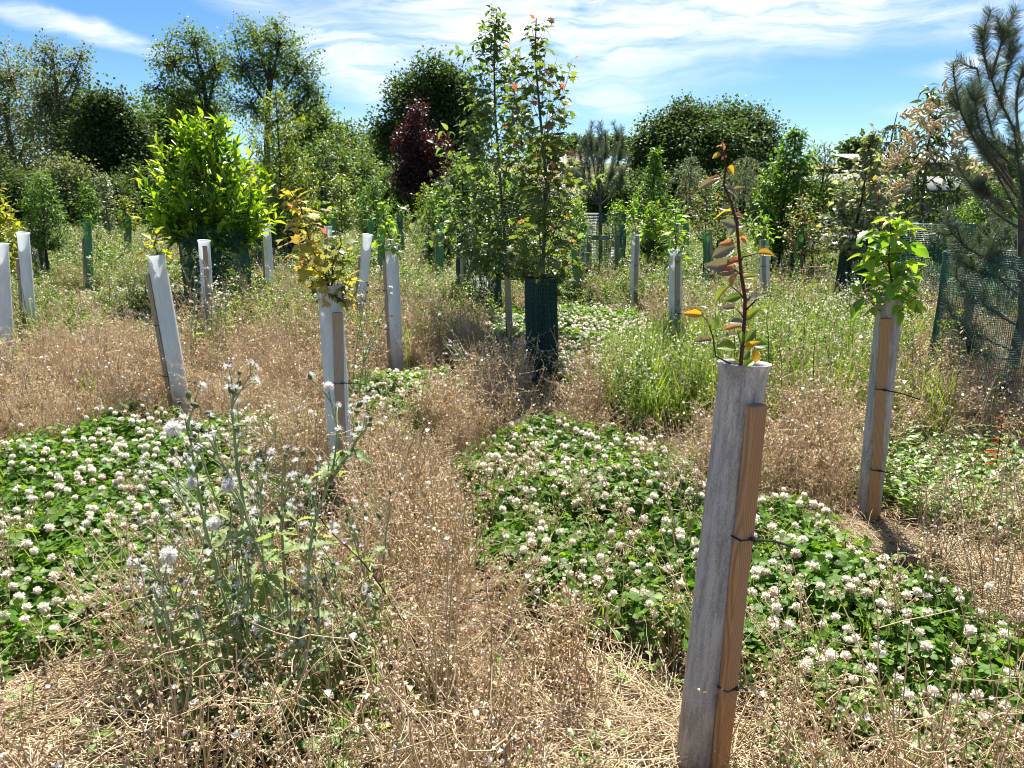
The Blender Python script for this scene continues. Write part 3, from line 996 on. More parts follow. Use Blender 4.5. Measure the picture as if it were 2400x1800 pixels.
def net(xr, yr, h, cell, wr, mat, square=2.0, taper=1.0, seed=0, wob=.01, sag=None, top_double=True):
    """netting sleeve of crossing strands round the origin"""
    g = np.random.default_rng(seed + 900)
    per = 2 * math.pi * math.sqrt((xr * xr + yr * yr) / 2) * (1.1 if square > 2.5 else 1)
    nv, nh = max(12, int(per / cell)), max(6, int(h / cell))
    ph = g.uniform(0, 6, 4)

    def surf(a, z):
        c, s = np.cos(a), np.sin(a)
        e = 2 / square
        k = 1 + (taper - 1) * z / h
        b = wob * (np.sin(3 * a + ph[0] + z * 5) + np.sin(5 * a + ph[1] - z * 7) * .6)
        top = 0 if sag is None else sag(a) * (z / h)
        return np.stack([np.sign(c) * np.abs(c) ** e * (xr * k + b), np.sign(s) * np.abs(s) ** e * (yr * k + b), z + top], -1)
    mb = MB()
    aa = np.linspace(0, 2 * np.pi, max(28, nv // 2) + 1)
    for i in range(nh + 1):
        mb.add(*tube(surf(aa, np.full_like(aa, i * h / nh)), wr * (1.8 if i == nh else 1), 3, False))
    zz = np.linspace(0, h, 9)
    for j in range(nv):
        mb.add(*tube(surf(np.full_like(zz, j * 2 * np.pi / nv), zz), wr, 3, False))
    return mb.mesh('netting', mat)


def guard(label, x, y, xr, yr, h, cell, wr, mat, posts, square=2.0, taper=1.0, seed=0, wob=.01, rails=(), sag=None, z0=.03, group=None):
    root = thing('netting_guard', label, 'tree guard', (x, y, 0), group)
    o = obj('netting', net(xr, yr, h, cell, wr, mat, square, taper, seed, wob, sag), root, (0, 0, z0))
    for (px, py, ph, pr, lean) in posts:
        mb = MB()
        if pr > .03:
            mb.add(*tube(np.array([(0, 0, 0), (lean * .5, 0, ph * .5), (lean * .98, 0, ph * .985), (lean, 0, ph)]), [pr, pr, pr, pr * .85], 12))
        else:
            mb.add(*bev_box(-pr, pr, -pr, pr, 0, ph, .003, 3))
        obj('post', mb.mesh('post', m_post, pr > .03), root, (px, py, 0))
    for (ax, ay, bx_, by, z, hh) in rails:
        mb = MB()
        d = nrm(np.array([bx_ - ax, by - ay, 0]))
        n = np.array([-d[1], d[0], 0]) * .014
        A, B = np.array([ax, ay, z]), np.array([bx_, by, z])
        up = np.array([0, 0, hh])
        V = [A - n, B - n, B + n, A + n, A - n + up, B - n + up, B + n + up, A + n + up]
        mb.add(V, np.array([(0, 3, 2, 1), (4, 5, 6, 7), (0, 1, 5, 4), (1, 2, 6, 5), (2, 3, 7, 6), (3, 0, 4, 7)]))
        obj('rail', mb.mesh('rail', m_post, False), root)
    return root


# cherry laurel with upright glossy shoots, in its netting sleeve
xL = gx(490, 11, 1.5)
ytree('laurel_bush', 'large glossy cherry laurel with lime new shoots above green netting', 'bush', xL, 11, hz(275, 11), 1.0,
      [(0, .70), (.2, 1.02), (.45, 1.0), (.7, .74), (.85, .54), (1, .32)], 130, LLAU, .165, .048, [L['laurel'], L['laurel_tip']], m_stem_green, .03, 1.15, 1,
      300, 1, droop=-.12, tipfrac=.62, out=.62, tang=.75, subl=.3, squash=.8)
ytree('laurel_bush', 'low dark laurel growth inside the green netting sleeve', 'bush', xL, 11.02, 1.2, .25,
      [(0, .32), (.5, .38), (1, .36)], 40, LLAU, .13, .05, [L['laurel']], m_stem_green, .03, .6, 1, 40, 2, droop=.1, squash=.9)
guard('wide green netting sleeve round the glossy laurel', xL + .02, 11, .45, .45, 1.22, .022, .0026, m_net, [(.40, .2, 1.1, .022, 0), (-.4, .1, 1.1, .022, 0)], seed=1, wob=.02)

# golden-green tree behind, with dark guard
ytree('golden_tree', 'golden-green fine-leaved young tree standing behind the laurel', 'tree', gx(655, 15.5, 2), 15.5, hz(215, 15.5), .7,
      [(0, .6), (.25, .85), (.55, .85), (.8, .6), (1, .18)], 130, LN, .10, .030, [L['gold']], m_bark_dk, .045, .55, 3, 0, 3, droop=.35, subl=.5)
guard('dark netting sleeve under the golden-green young tree', gx(655, 15.5), 15.5, .38, .38, 1.15, .028, .007, m_net_dk, [(.3, -.1, 1.1, .022, 0)], seed=2, wob=.02)

# the pair in the middle: an apple-like tree tied to a round post and a field maple
xC = gx(1187, 8.6, 1)
tA = [at(1190, 820, 8.65), at(1186, 600, 8.65), at(1172, 420, 8.65), at(1160, 260, 8.6), at(1158, 120, 8.6), at(1165, 28, 8.6)]
tA[0].z = 0
ytree('apple_tree', 'tall slender young tree with rounded grey-green leaves tied to a post', 'tree', tA[0].x, 8.65, tA[-1].z, .78,
      [(0, .66), (.2, .95), (.45, .80), (.64, .44), (.82, .34), (1, .08)], 112, [leaf_ovate(.33, .25, .12), leaf_ovate(.30, .4, .1)], .080, .050, [L['apple']], m_bark, .022, 1.0, 3,
      300, 4, trunk=tA, droop=.25, subl=.5, top_leaves=.3)
root = thing('tree_post', 'round wooden post holding the slender grey-green tree', 'post', (gx(1197, 8.45), 8.45, 0))
p0, p1 = Vector((0, 0, 0)), at(1187, 606, 8.45) - Vector((gx(1197, 8.45), 8.45, 0))
mb = MB()
mb.add(*tube(np.array([p0, p0.lerp(p1, .5), p0.lerp(p1, .985), p1]), [.036, .035, .034, .026], 14))
obj('shaft', mb.mesh('shaft', m_post), root)
mb = MB()
a = np.linspace(0, 2 * np.pi, 18)
mb.add(*tube(np.stack([p1.x + .045 * np.cos(a), p1.y + .1 + .13 * np.sin(a), p1.z - .14 + .02 * np.sin(a)], -1), .007, 5, False))
obj('strap', mb.mesh('strap', m_tie), root)

tB = [at(1268, 890, 6.85), at(1272, 660, 6.85), at(1280, 420, 6.85), at(1264, 250, 6.8), at(1254, 130, 6.8), at(1257, 42, 6.8)]
tB[0].z = 0
ytree('maple_tree', 'young field maple with coppery shoot tips growing out of dark netting', 'tree', tB[0].x, 6.85, tB[-1].z, .93,
      [(0, .34), (.15, .44), (.4, .30), (.65, .34), (.85, .30), (1, .06)], 62, LM, .074, .046, [L['maple'], L['redtip']], m_bark, .02, 1.5, 2,
      300, 5, trunk=tB, droop=.3, tipfrac=.95, petiole=.02, subl=.4, top_leaves=.4)
g0 = (tB[0].x, 6.85)
guard('narrow dark green netting sleeve holding the coppery-tipped maple', g0[0], g0[1], .145, .12, .92, .0115, .0031, m_net_dk, [(-.07, -.03, .86, .024, 0)], 2.6, .98, 3, .006)
guard_inner = obj('inner_netting', net(.125, .10, .92, .0125, .0031, m_net_dk, 2.6, .98, 33, .006), [o for o in COL.objects if o.name.startswith('netting_guard')][-1], (0, 0, .03))
ytree('maple_shoot', 'dark leafy maple growth inside the narrow netting sleeve', 'sapling', g0[0], 6.86, .95, .12, [(0, .09), (1, .10)], 40, LM, .06, .024, [L['maple']], m_bark, .015, .6, 1, 0, 6)

# netting pen left of the pair
xM = gx(1125, 10.6)
guard('dark netting pen on square posts behind the slender grey-green tree', xM, 10.6, .30, .28, 1.25, .018, .0040, m_net_dk,
      [(-.22, -.24, 1.0, .028, 0), (.24, -.22, .98, .028, 0)], 4.5, 1, 4, .012, rails=[(-.22, -.255, .24, -.235, .86, .09)])
ytree('hawthorn_shrub', 'dark shrub growing inside the pen on square posts', 'shrub', xM, 10.6, 1.9, .3, [(0, .22), (.6, .32), (1, .12)], 50, LS, .05, .03, [L['apple']], m_bark_dk, .02, .7, 2, 0, 7)


# pines: needled shoots
NEEDLE = (np.array([(-.017, 0, 0), (.017, 0, 0), (.015, .85, .03), (-.015, .85, .03), (0, 1, .04)]), [np.array([(2, 4, 3)]), np.array([(0, 1, 2, 3)])])


def pine(name, label, base, trunk, branches, shoots_of, nl, per_m, seed, tr=.03, mat=None):
    g = np.random.default_rng(seed + 1500)
    base = np.asarray(base, float)
    wood, needles = MB(), MB()
    trunk = np.asarray(trunk, float)
    wood.add(*tube(trunk - base, np.linspace(tr, tr * .3, len(trunk)), 8))
    shoots = []
    for b in branches:
        b = np.asarray(b, float)
        wood.add(*tube(b - base, np.linspace(tr * .24, tr * .11, len(b)), 6))
        shoots.append(b)
        shoots += shoots_of(b, g)
    for s in shoots[len(branches):]:
        pass
    for s in shoots:
        s = np.asarray(s, float)
        if len(s) < 5:
            wood.add(*tube(s - base, np.linspace(.006, .004, len(s)), 4))
        P, f = resample(s, 1.0 / per_m)
        m = f > (.35 if len(s) >= 5 else .05)
        P, f = P[m], f[m]
        if not len(P):
            continue
        tan = nrm(np.stack([np.interp(f, np.linspace(0, 1, len(s)), np.gradient(s[:, k])) for k in range(3)], -1))
        rd = nrm(np.cross(tan, g.normal(size=P.shape)))
        d = nrm(tan * g.uniform(.5, .9, (len(P), 1)) + rd)
        add_leaves(needles, NEEDLE, P - base, d, g.normal(size=P.shape), nl * g.uniform(.7, 1.15, len(P)))
    root = thing(name, label, 'pine tree', base)
    obj('trunk', wood.mesh('trunk', m_bark), root)
    obj('needles', needles.mesh('needles', mat or L['pine']), root, kind='stuff')
    return root


def side_shoots(n, ln, up=.5):
    def f(b, g):
        out = []
        for q in range(n):
            t = g.uniform(.35, 1.0) if q else 1.0
            j = t * (len(b) - 1)
            i = min(int(j), len(b) - 2)
            p = b[i] + (b[i + 1] - b[i]) * (j - i)
            tan = nrm(b[i + 1] - b[i])
            e = p + nrm(tan + g.normal(0, .55, 3) + np.array([0, 0, up])) * ln * g.uniform(.6, 1.15)
            out.append(np.array([p, (p + e) / 2 + np.array([0, 0, -.01]), e]))
        return out
    return f


yP = 14.0
bp_ = np.array([gx(1408, yP), yP, 0])
tk = [bp_, np.array(at(1408, 560, yP)), np.array(at(1406, 470, yP)), np.array(at(1405, 420, yP))]
tips = [(1370, 340, -.2), (1384, 312, .2), (1412, 318, .1), (1420, 330, -.3), (1448, 318, .25), (1460, 335, -.1), (1352, 415, -.25), (1455, 420, .3), (1360, 365, .35), (1440, 370, -.35), (1400, 350, .4), (1335, 385, .1), (1468, 390, .2)]
br = []
for (u, v, dy) in tips:
    a = np.array(at(1406, 470 - (8 if v < 340 else -12), yP))
    e = np.array(at(u, v, yP + dy))
    br.append(bez(a, np.array([a[0] * .25 + e[0] * .75, a[1] * .3 + e[1] * .7, a[2] * .55 + e[2] * .45]), e, 7))
pine('pine_tree', 'small bare-legged pine with upright candle tips in green netting pen', bp_, tk, br, side_shoots(5, .24, .8), .085, 1000, 1, .04)
guard('green netting pen on wooden posts round the small candle-tipped pine', gx(1408, yP), yP, .40, .36, 1.28, .026, .0034, m_net,
      [(-.26, -.2, 1.02, .03, 0), (.24, -.2, 1.02, .03, 0), (-.2, .25, 1.0, .03, 0)], 3.4, 1.0, 5, .02, rails=[(-.26, -.225, .1, -.225, .92, .08)],
      sag=lambda a: np.where(np.abs(np.sin(a * 1 + .9)) > .75, -.14, .06))

# big scots pine at the frame edge, in its netting pen
yR = 6.3
xR = gx(2330, yR) + .12
bp_ = np.array([xR, yR + .05, 0])
tk = [bp_, np.array([xR + .02, yR, .7]), np.array(at(2395, 440, yR + .1)), np.array(at(2440, 330, yR + .1)), np.array(at(2450, 130, yR))]
tkn = np.array(tk)
def PB(*pts):
    P = [np.array(at(u, v, yR + dy)) for (u, v, dy) in pts]
    if len(P) == 3:
        return bez(P[0], P[1], P[2], 7)
    t = np.linspace(0, 1, len(P))
    tt = np.linspace(0, 1, 9)
    A = np.array(P)
    return np.stack([np.interp(tt, t, A[:, k]) for k in range(3)], -1)
br = [PB((2410, 370, .05), (2375, 300, .0), (2340, 230, -.05), (2322, 180, -.05)), PB((2322, 185, -.05), (2306, 140, -.05), (2300, 88, -.05)), PB((2322, 185, -.05), (2338, 130, -.1), (2357, 66, -.1)),
      PB((2345, 235, 0), (2362, 170, .05), (2366, 102, .05)), PB((2390, 330, .1), (2370, 215, .1), (2400, 160, .1)), PB((2420, 430, 0), (2320, 340, -.1), (2290, 290, -.1), (2287, 240, -.1)),
      PB((2400, 470, 0), (2310, 340, .1), (2288, 320, .1), (2272, 248, .1)), PB((2400, 480, -.1), (2285, 330, -.15), (2250, 260, -.15), (2237, 190, -.15)), PB((2400, 470, .1), (2330, 380, .1), (2290, 160, .1)),
      PB((2400, 520, 0), (2330, 470, -.2), (2270, 430, -.2), (2240, 380, -.2)), PB((2400, 540, 0), (2320, 500, .1), (2290, 450, .15)), PB((2420, 560, 0), (2340, 420, .2), (2310, 350, .2)),
      PB((2400, 640, -.1), (2300, 600, -.3), (2260, 575, -.35), (2230, 545, -.35)), PB((2390, 660, -.1), (2290, 650, -.25), (2240, 600, -.3)), PB((2390, 690, 0), (2300, 640, .2), (2330, 560, .2)),
      PB((2380, 760, 0), (2300, 720, -.1), (2240, 650, -.1)), PB((2370, 820, 0), (2290, 790, .1), (2230, 740, .2)), PB((2370, 700, .2), (2420, 620, .2), (2400, 540, .2)), PB((2420, 600, -.2), (2390, 420, -.2), (2380, 330, -.2)),
      PB((2380, 760, .1), (2330, 720, .3), (2270, 700, .35)), PB((2375, 840, 0), (2310, 850, -.2), (2260, 800, -.2))]
pine('pine_tree', 'large scots pine with long needled branches rising over its netting pen', bp_, tkn, br, side_shoots(4, .17, .45), .080, 1300, 2, .05)
xG = gx(2335, 6.35) + .10
guard('broad green netting pen with slanting wooden posts round the large pine', xG, 6.35, .60, .50, 1.17, .018, .0023, m_net,
      [(-.50, -.1, 1.08, .030, .05), (-.12, -.44, .90, .046, .22), (.42, .38, 1.1, .04, 0), (.1, -.36, .95, .04, .12)], 3.2, .97, 6, .012, rails=[(.05, -.36, .42, .30, .86, .10)])
yB = 10.5
guard('far green netting pen seen behind the lime-leaved sapling', gx(2165, yB), yB, .40, .38, 1.28, .026, .0032, m_net, [(-.3, -.2, 1.1, .022, 0), (.28, -.1, 1.1, .022, 0)], 3.2, 1, 7, .02)
guard('netting pen standing behind the large pine', gx(2370, 9.6), 9.6, .42, .4, 1.0, .026, .0032, m_net, [(-.2, -.3, 1.02, .03, 0), (.28, -.1, 1.1, .03, 0)], 3.2, 1, 8, .02)
b9 = np.array([gx(2350, 9.6), 9.6, 0])
pine('pine_tree', 'small pine with stubby upright shoots behind the large pine', b9, [b9, b9 + np.array([0, 0, .6]), b9 + np.array([.02, 0, 1.5])],
     [bez(b9 + np.array([0, 0, .5]), b9 + np.array([dx * .8, .05, .7]), b9 + np.array([dx, .1, zt]), 7) for dx, zt in ((-.25, 1.4), (.2, 1.45), (-.1, 1.3), (.35, 1.2), (-.4, 1.15), (.05, 1.5))], side_shoots(6, .16, .6), .075, 1000, 3, .025)

# grey-green maple over its dark guard
ytree('maple_tree', 'dense grey-green maple on a dark netting sleeve with cottony weeds below', 'tree', gx(1992, 11, 1), 11, hz(305, 11), .92,
      [(0, .50), (.2, .66), (.45, .55), (.7, .30), (.85, .10), (1, .05)], 95, LM, .085, .052, [L['greymaple'], L['peach']], m_bark_dk, .03, .75, 2, 300, 8, droop=.35, tipfrac=.93, petiole=.02, subl=.45)
guard('wide dark netting sleeve under the dense grey-green maple', gx(1994, 11), 11, .24, .22, 1.02, .016, .0052, m_net_dk, [(.1, 0, .95, .022, 0)], 2.5, .92, 9, .008)

# chestnut in flower with cream catkins
yN = 12.5
xN = gx(2165, yN, 1.5)
ytree('chestnut_tree', 'open branching young chestnut covered in cream catkins', 'tree', xN, yN, hz(205, yN), .75,
      [(0, .75), (.2, .95), (.45, .80), (.7, .50), (.88, .30), (1, .10)], 70, [leaf_ovate(.17, .3, .1, .45), leaf_ovate(.15, .5, .1, .45)], .15, .055, [L['chestnut']], m_bark, .035, .85, 2, 300, 9, droop=.3, out=.8)
gC = np.random.default_rng(77)
mb = MB()
spots = [(2215, 215), (2220, 245), (2235, 270), (2130, 275), (2150, 290), (2170, 265), (2125, 325), (2180, 310), (2110, 355), (2095, 380), (2135, 350), (2200, 300), (2245, 330), (2265, 310), (2090, 400), (2160, 380),
         (2050, 440), (2080, 455), (2110, 440), (2270, 385), (2290, 400), (2255, 410), (2060, 470), (2140, 420), (2200, 360), (2230, 350), (2310, 425), (2035, 455), (2190, 250), (2100, 470)]
for (u, v) in spots:
    c = np.array(at(u + gC.uniform(-6, 6), v, yN + gC.uniform(-.55, .1)))
    for q in range(13):
        p = c + gC.normal(0, .06, 3)
        d = nrm(np.array([gC.normal(0, .7), gC.normal(0, .7), .7]))
        Ln = gC.uniform(.09, .16)
        P = bez(p, p + d * Ln * .6, p + d * Ln + np.array([0, 0, -.02]), 4)
        mb.add(*tube(P - np.array([xN, yN, 0]), [.011, .015, .012, .005], 5))
        pp = np.repeat(resample(P, .012)[0], 5, 0)
        add_leaves(mb, leaf_diamond(.45, .1), pp - np.array([xN, yN, 0]), gC.normal(size=pp.shape), gC.normal(size=pp.shape), .022)
rt = [o for o in COL.objects if o.name.startswith('chestnut_tree')][0]
obj('catkins', mb.mesh('catkins', L['catkin']), rt, kind='stuff')

# other young trees and shrubs across the plot
YT = [
    # name, label, cat, u, y, v_top, z0, prof, nsh, tpl, ls, step, mats, bark, tr, up, sub, nparts
    ('beech_tree', 'yellow-leaved young tree reaching in over two white tubes', 'tree', 5, 9.6, 392, .75, [(0, .30), (.4, .36), (.8, .26), (1, .1)], 60, LO, .085, .04, ['yellow', 'gold'], m_bark, .02, .6, 2, 160),
    ('privet_bush', 'round bright green bush on a dark sleeve behind the yellow-leaved tree', 'bush', 100, 13.5, 405, .8, [(0, .33), (.3, .48), (.65, .42), (1, .12)], 110, LN, .075, .028, ['bush'], m_bark_dk, .025, .7, 3, 0),
    ('young_tree', 'small round-headed young tree above a green tube by the dark hedge', 'tree', 205, 16.5, 425, 1.1, [(0, .30), (.5, .36), (1, .1)], 50, LS, .07, .035, ['bush', 'gold'], m_bark_dk, .02, .7, 2, 0),
    ('whitebeam_tree', 'slim silvery young tree in front of the dark hedge', 'tree', 258, 21, 410, .9, [(0, .25), (.6, .30), (1, .2)], 46, LS, .10, .05, ['silver'], m_bark_dk, .02, .9, 2, 0),
    ('young_tree', 'loose yellowish young tree between silvery tree and glossy laurel', 'tree', 302, 17, 455, 1.0, [(0, .25), (.5, .32), (1, .15)], 36, LS, .07, .04, ['gold', 'redtip'], m_bark_dk, .02, .7, 2, 0),
    ('olive_shrub', 'olive-green shrub with pale blossom beyond the coppery sapling', 'shrub', 800, 22, 405, .7, [(0, .4), (.5, .5), (1, .2)], 70, LS, .09, .045, ['gold', 'catkin'], m_bark_dk, .03, .7, 2, 0),
    ('oleander_shrub', 'tall glossy narrow-leaved shrub beside the bright yellow-green bush', 'shrub', 765, 25, 330, .6, [(0, .6), (.4, .9), (.8, .55), (1, .15)], 110, LN, .16, .06, ['apple'], m_bark_dk, .04, .9, 2, 0),
    ('privet_bush', 'bright yellow-green bush standing among far green tubes', 'bush', 882, 19, 415, .6, [(0, .45), (.4, .62), (.75, .45), (1, .12)], 120, LN, .085, .032, ['bush', 'lime'], m_bark_dk, .03, .7, 3, 0),
    ('privet_bush', 'dark-centred bright bush against the slender grey-green tree', 'bush', 1032, 15, 425, .55, [(0, .38), (.4, .50), (.75, .4), (1, .15)], 110, LN, .08, .030, ['bush'], m_bark_dk, .03, .7, 3, 0),
    ('young_tree', 'pale-leaved young tree rising beside the purple-leaved tree', 'tree', 1000, 20, 430, .9, [(0, .3), (.5, .4), (1, .15)], 50, LS, .08, .04, ['gold', 'lime'], m_bark_dk, .02, .7, 2, 0),
    ('portugal_laurel', 'bright feathery evergreen behind the white tubes beside the small pine', 'bush', 1530, 15, 352, .6, [(0, .5), (.25, .58), (.55, .45), (.8, .25), (1, .08)], 140, LN, .10, .034, ['bush', 'lime'], m_bark_dk, .03, .9, 2, 0),
    ('portugal_laurel', 'tall glossy evergreen shrub before the broad domed oak', 'bush', 1830, 13.5, 300, .75, [(0, .45), (.3, .62), (.6, .55), (.85, .35), (1, .12)], 170, LLAU, .105, .040, ['bush', 'lime'], m_bark_dk, .035, .8, 2, 0),
    ('portugal_laurel', 'lighter evergreen shrub close behind the dense grey-green maple', 'bush', 1908, 14, 335, .7, [(0, .4), (.4, .5), (.8, .35), (1, .1)], 110, LN, .10, .038, ['mid', 'lime'], m_bark_dk, .03, .9, 2, 0),
    ('rose_shrub', 'wispy shrub with reddish tips above a green tube and stake', 'shrub', 1652, 12.8, 408, .95, [(0, .22), (.4, .34), (.8, .25), (1, .1)], 55, LS, .05, .03, ['weed', 'redtip'], m_stem_red, .015, .8, 2, 0),
    ('holly_bush', 'dark upright leafy young tree behind the amber-leaved sapling', 'bush', 1688, 14.5, 420, .6, [(0, .24), (.5, .28), (1, .15)], 60, LS, .075, .035, ['mid'], m_bark_dk, .02, .8, 2, 0),
    ('privet_bush', 'dense lime-green bush below the large pine branches', 'bush', 2320, 13, 420, .75, [(0, .45), (.4, .62), (.75, .5), (1, .18)], 150, LN, .08, .03, ['bush', 'lime'], m_bark_dk, .03, .7, 3, 0),
    ('young_tree', 'small yellow-green tree on a green tube beside the coppery maple', 'tree', 1352, 12.2, 465, 1.05, [(0, .17), (.5, .22), (1, .1)], 40, LS, .065, .032, ['lime', 'peach'], m_bark_dk, .014, .7, 2, 0),
    ('young_tree', 'small yellow-green tree between two white tubes near the netted pine', 'tree', 1540, 13.5, 470, 1.0, [(0, .25), (.5, .3), (1, .12)], 44, LS, .07, .035, ['lime', 'yellow'], m_bark_dk, .014, .7, 2, 0),
    ('rose_shrub', 'loose pinkish shrub leaning beside the tilted green tube', 'shrub', 1895, 12, 455, .8, [(0, .3), (.4, .45), (.8, .3), (1, .1)], 60, LS, .055, .032, ['weed', 'redtip'], m_stem_red, .015, .8, 2, 0),
    ('young_tree', 'pale green feathery sapling among the far green tubes', 'sapling', 935, 16.5, 478, 1.0, [(0, .2), (.5, .26), (1, .1)], 34, LS, .06, .035, ['weed', 'bush'], m_bark_dk, .014, .7, 2, 0),
    ('young_tree', 'round bright bushlet behind the netting of the small pine', 'bush', 1440, 17, 468, .5, [(0, .3), (.5, .36), (1, .2)], 60, LN, .08, .035, ['lime'], m_bark_dk, .014, .7, 2, 0),
]
for i, (nm, lb, ct, u, y, vt, z0, pf, nsh, tp, ls, st, mt, bk, tr, up, sb, npt) in enumerate(YT):
    ytree(nm, lb, ct, gx(u, y, 1), y, hz(vt, y), z0, pf, nsh, tp, ls, st, [L[q] for q in mt], bk, tr, up, sb, npt, 100 + i, droop=.25)
guard('dark netting sleeve under the round bright green bush', gx(100, 13.5), 13.5, .15, .15, 1.05, .018, .0042, m_net_dk, [(.06, 0, 1, .02, 0)], seed=11)
guard('dark netting sleeve under the tall glossy evergreen shrub', gx(1835, 13.5), 13.5, .24, .22, 1.0, .022, .0045, m_net_dk, [(.1, 0, 1, .02, 0)], seed=12, taper=1.15)
for gi, (gu, gy_, lb) in enumerate([(2312, 13, 'lime-green bush below the large pine branches'), (1032, 15, 'dark-centred bright bush'), (882, 19, 'yellow-green bush among far tubes')]):
    guard('dark netting sleeve under the ' + lb, gx(gu, gy_), gy_, .2, .2, .85, .03, .0045, m_net_dk, [(.1, 0, .8, .02, 0)], seed=20 + gi)


def weeping(label, u, y, vt, wpx, mat, seed, n=60, ls=.06, arch=.0):
    g = np.random.default_rng(seed + 3000)
    H = hz(vt, y)
    x = gx(u, y, H)
    wd = wpx / FPX * y
    base = np.array([x, y, 0])
    wood, lv = MB(), MB()
    tp = np.array([x + arch, y, H])
    tr = bez(base, np.array([x - arch * .3, y, H * .75]), tp, 8)
    wood.add(*tube(tr - base, np.linspace(.03, .008, 8), 6))
    for i in range(n):
        a = g.uniform(0, 6.28)
        f = g.uniform(.45, 1)
        A = tr[int(f * 7)]
        e = A + np.array([math.cos(a) * wd * g.uniform(.3, 1), math.sin(a) * wd * .7, -g.uniform(.25, .75) * H * .55])
        e[2] = max(e[2], .5)
        c = bez(A, np.array([e[0] * .8 + A[0] * .2, e[1] * .8 + A[1] * .2, A[2] + .18 * wd]), e, 7)
        wood.add(*tube(c - base, np.linspace(.006, .002, 7), 3))
        P, ff = resample(c, ls * .55)
        d = nrm(np.array([0, 0, -.8]) + g.normal(0, .5, P.shape))
        add_leaves(lv, LN if ls > .07 else LS, P - base, d, g.normal(size=P.shape), ls * g.uniform(.7, 1.3, len(P)))
    r = thing('weeping_tree', label, 'tree', base)
    obj('trunk', wood.mesh('trunk', m_bark), r)
    obj('foliage', lv.mesh('foliage', mat), r, kind='stuff')


weeping('slender weeping birch with drooping strands beside the catkin tree', 2092, 17, 262, 70, L['birch'], 1, 60, .06, .1)
weeping('shorter silvery weeping tree under the edge of the domed oak', 1622, 26, 350, 50, L['silver'], 2, 70, .10)
weeping('taller silvery weeping tree under the domed oak crown', 1748, 26, 352, 55, L['silver'], 3, 80, .10)


# ------------------------------------------------------------------ tree shelters (tubes on stakes)
def tube_mesh(mat, seed):
    g = np.random.default_rng(seed)
    prof = [(.0600, 0), (.0605, .3), (.0610, .6), (.0612, .9), (.0612, 1.12), (.0618, 1.160), (.0640, 1.180), (.0680, 1.194), (.0692, 1.2), (.0672, 1.2005), (.0625, 1.188), (.0590, 1.165), (.0580, 1.10), (.0580, .6), (.0578, 0)]
    n = 36
    a = np.linspace(0, 2 * np.pi, n, endpoint=False)
    ph = g.uniform(0, 6, 3)
    V = []
    for r, z in prof:
        rr = r * (1 + .018 * np.sin(2 * a + ph[0]) + .008 * np.sin(3 * a + ph[1] + z * 3)) + .0012 * np.exp(-((np.mod(a - ph[2] + 3.14, 6.283) - 3.14) / .06) ** 2)
        V.append(np.stack([rr * np.cos(a), rr * np.sin(a), np.full(n, z) + (.004 * np.sin(a + ph[1]) if z > 1.1 else 0)], -1))
    V = np.concatenate(V)
    i = np.arange(len(prof) - 1)[:, None] * n
    j = np.arange(n)[None]
    F = np.stack([i + j, i + (j + 1) % n, i + n + (j + 1) % n, i + n + j], -1).reshape(-1, 4)
    mb = MB()
    mb.add(V, F)
    return mb.mesh('tube', mat)


def stake_mesh(mat, seed):
    mb = MB()
    mb.add(*bev_box(-.024, .024, -.014, .014, 0, 1, .0025, 7, .0012, np.random.default_rng(seed)))
    return mb.mesh('stake', mat, False)


TUBES = {'white': [tube_mesh(m_white, s) for s in (1, 2)], 'grey': [tube_mesh(m_grey, s) for s in (3, 4)], 'green': [tube_mesh(m_green, s) for s in (5, 6)]}
STAKES = {'new': [stake_mesh(m_stake_new, s) for s in (1, 2)], 'old': [stake_mesh(m_stake_old, s) for s in (3, 4, 5)]}


def tie_mesh(ang, tail_dir, tail_len):
    """nylon tie looped round the stake and through the tube wall, with its loose tail"""
    mb = MB()
    ca, sa = math.cos(ang), math.sin(ang)
    out = np.array([ca, sa])
    tan = np.array([-sa, ca])
    pts = [out * .059 - tan * .026, out * .0935 - tan * .0255, out * .0945, out * .0935 + tan * .0255, out * .059 + tan * .026]
    P = np.array([(p[0], p[1], 0) for p in pts])
    mb.add(*tube(P, .0026, 5, False))
    hd = out * .096 + tan * .012 * tail_dir
    mb.add(*box(hd[0] - .005, hd[0] + .005, hd[1] - .005, hd[1] + .005, -.0045, .0045))
    e = hd + (tan * tail_dir * .62 + out * .5) / .8 * tail_len
    mb.add(*tube(np.array([(hd[0], hd[1], 0), ((hd[0] + e[0]) / 2, (hd[1] + e[1]) / 2, .004), (e[0], e[1], -.004)]), .0032, 5))
    return mb.mesh('cable_tie', m_tie, False)


SHELTERS = [(Vector((g0[0], g0[1], 0)), Vector((0, 0, 0))), (Vector((g0[0] - .1, g0[1], 0)), Vector((0, 0, 0))), (Vector((g0[0] + .1, g0[1], 0)), Vector((0, 0, 0))), (Vector((gx(1994, 11), 11, 0)), Vector((0, 0, 0))), (Vector((gx(1975, 11), 11, 0)), Vector((0, 0, 0))), (Vector((gx(2015, 11), 11, 0)), Vector((0, 0, 0))), (Vector((gx(1197, 8.45), 8.45, 0)), Vector((0, 0, 0)))]   # places the weeds keep clear of


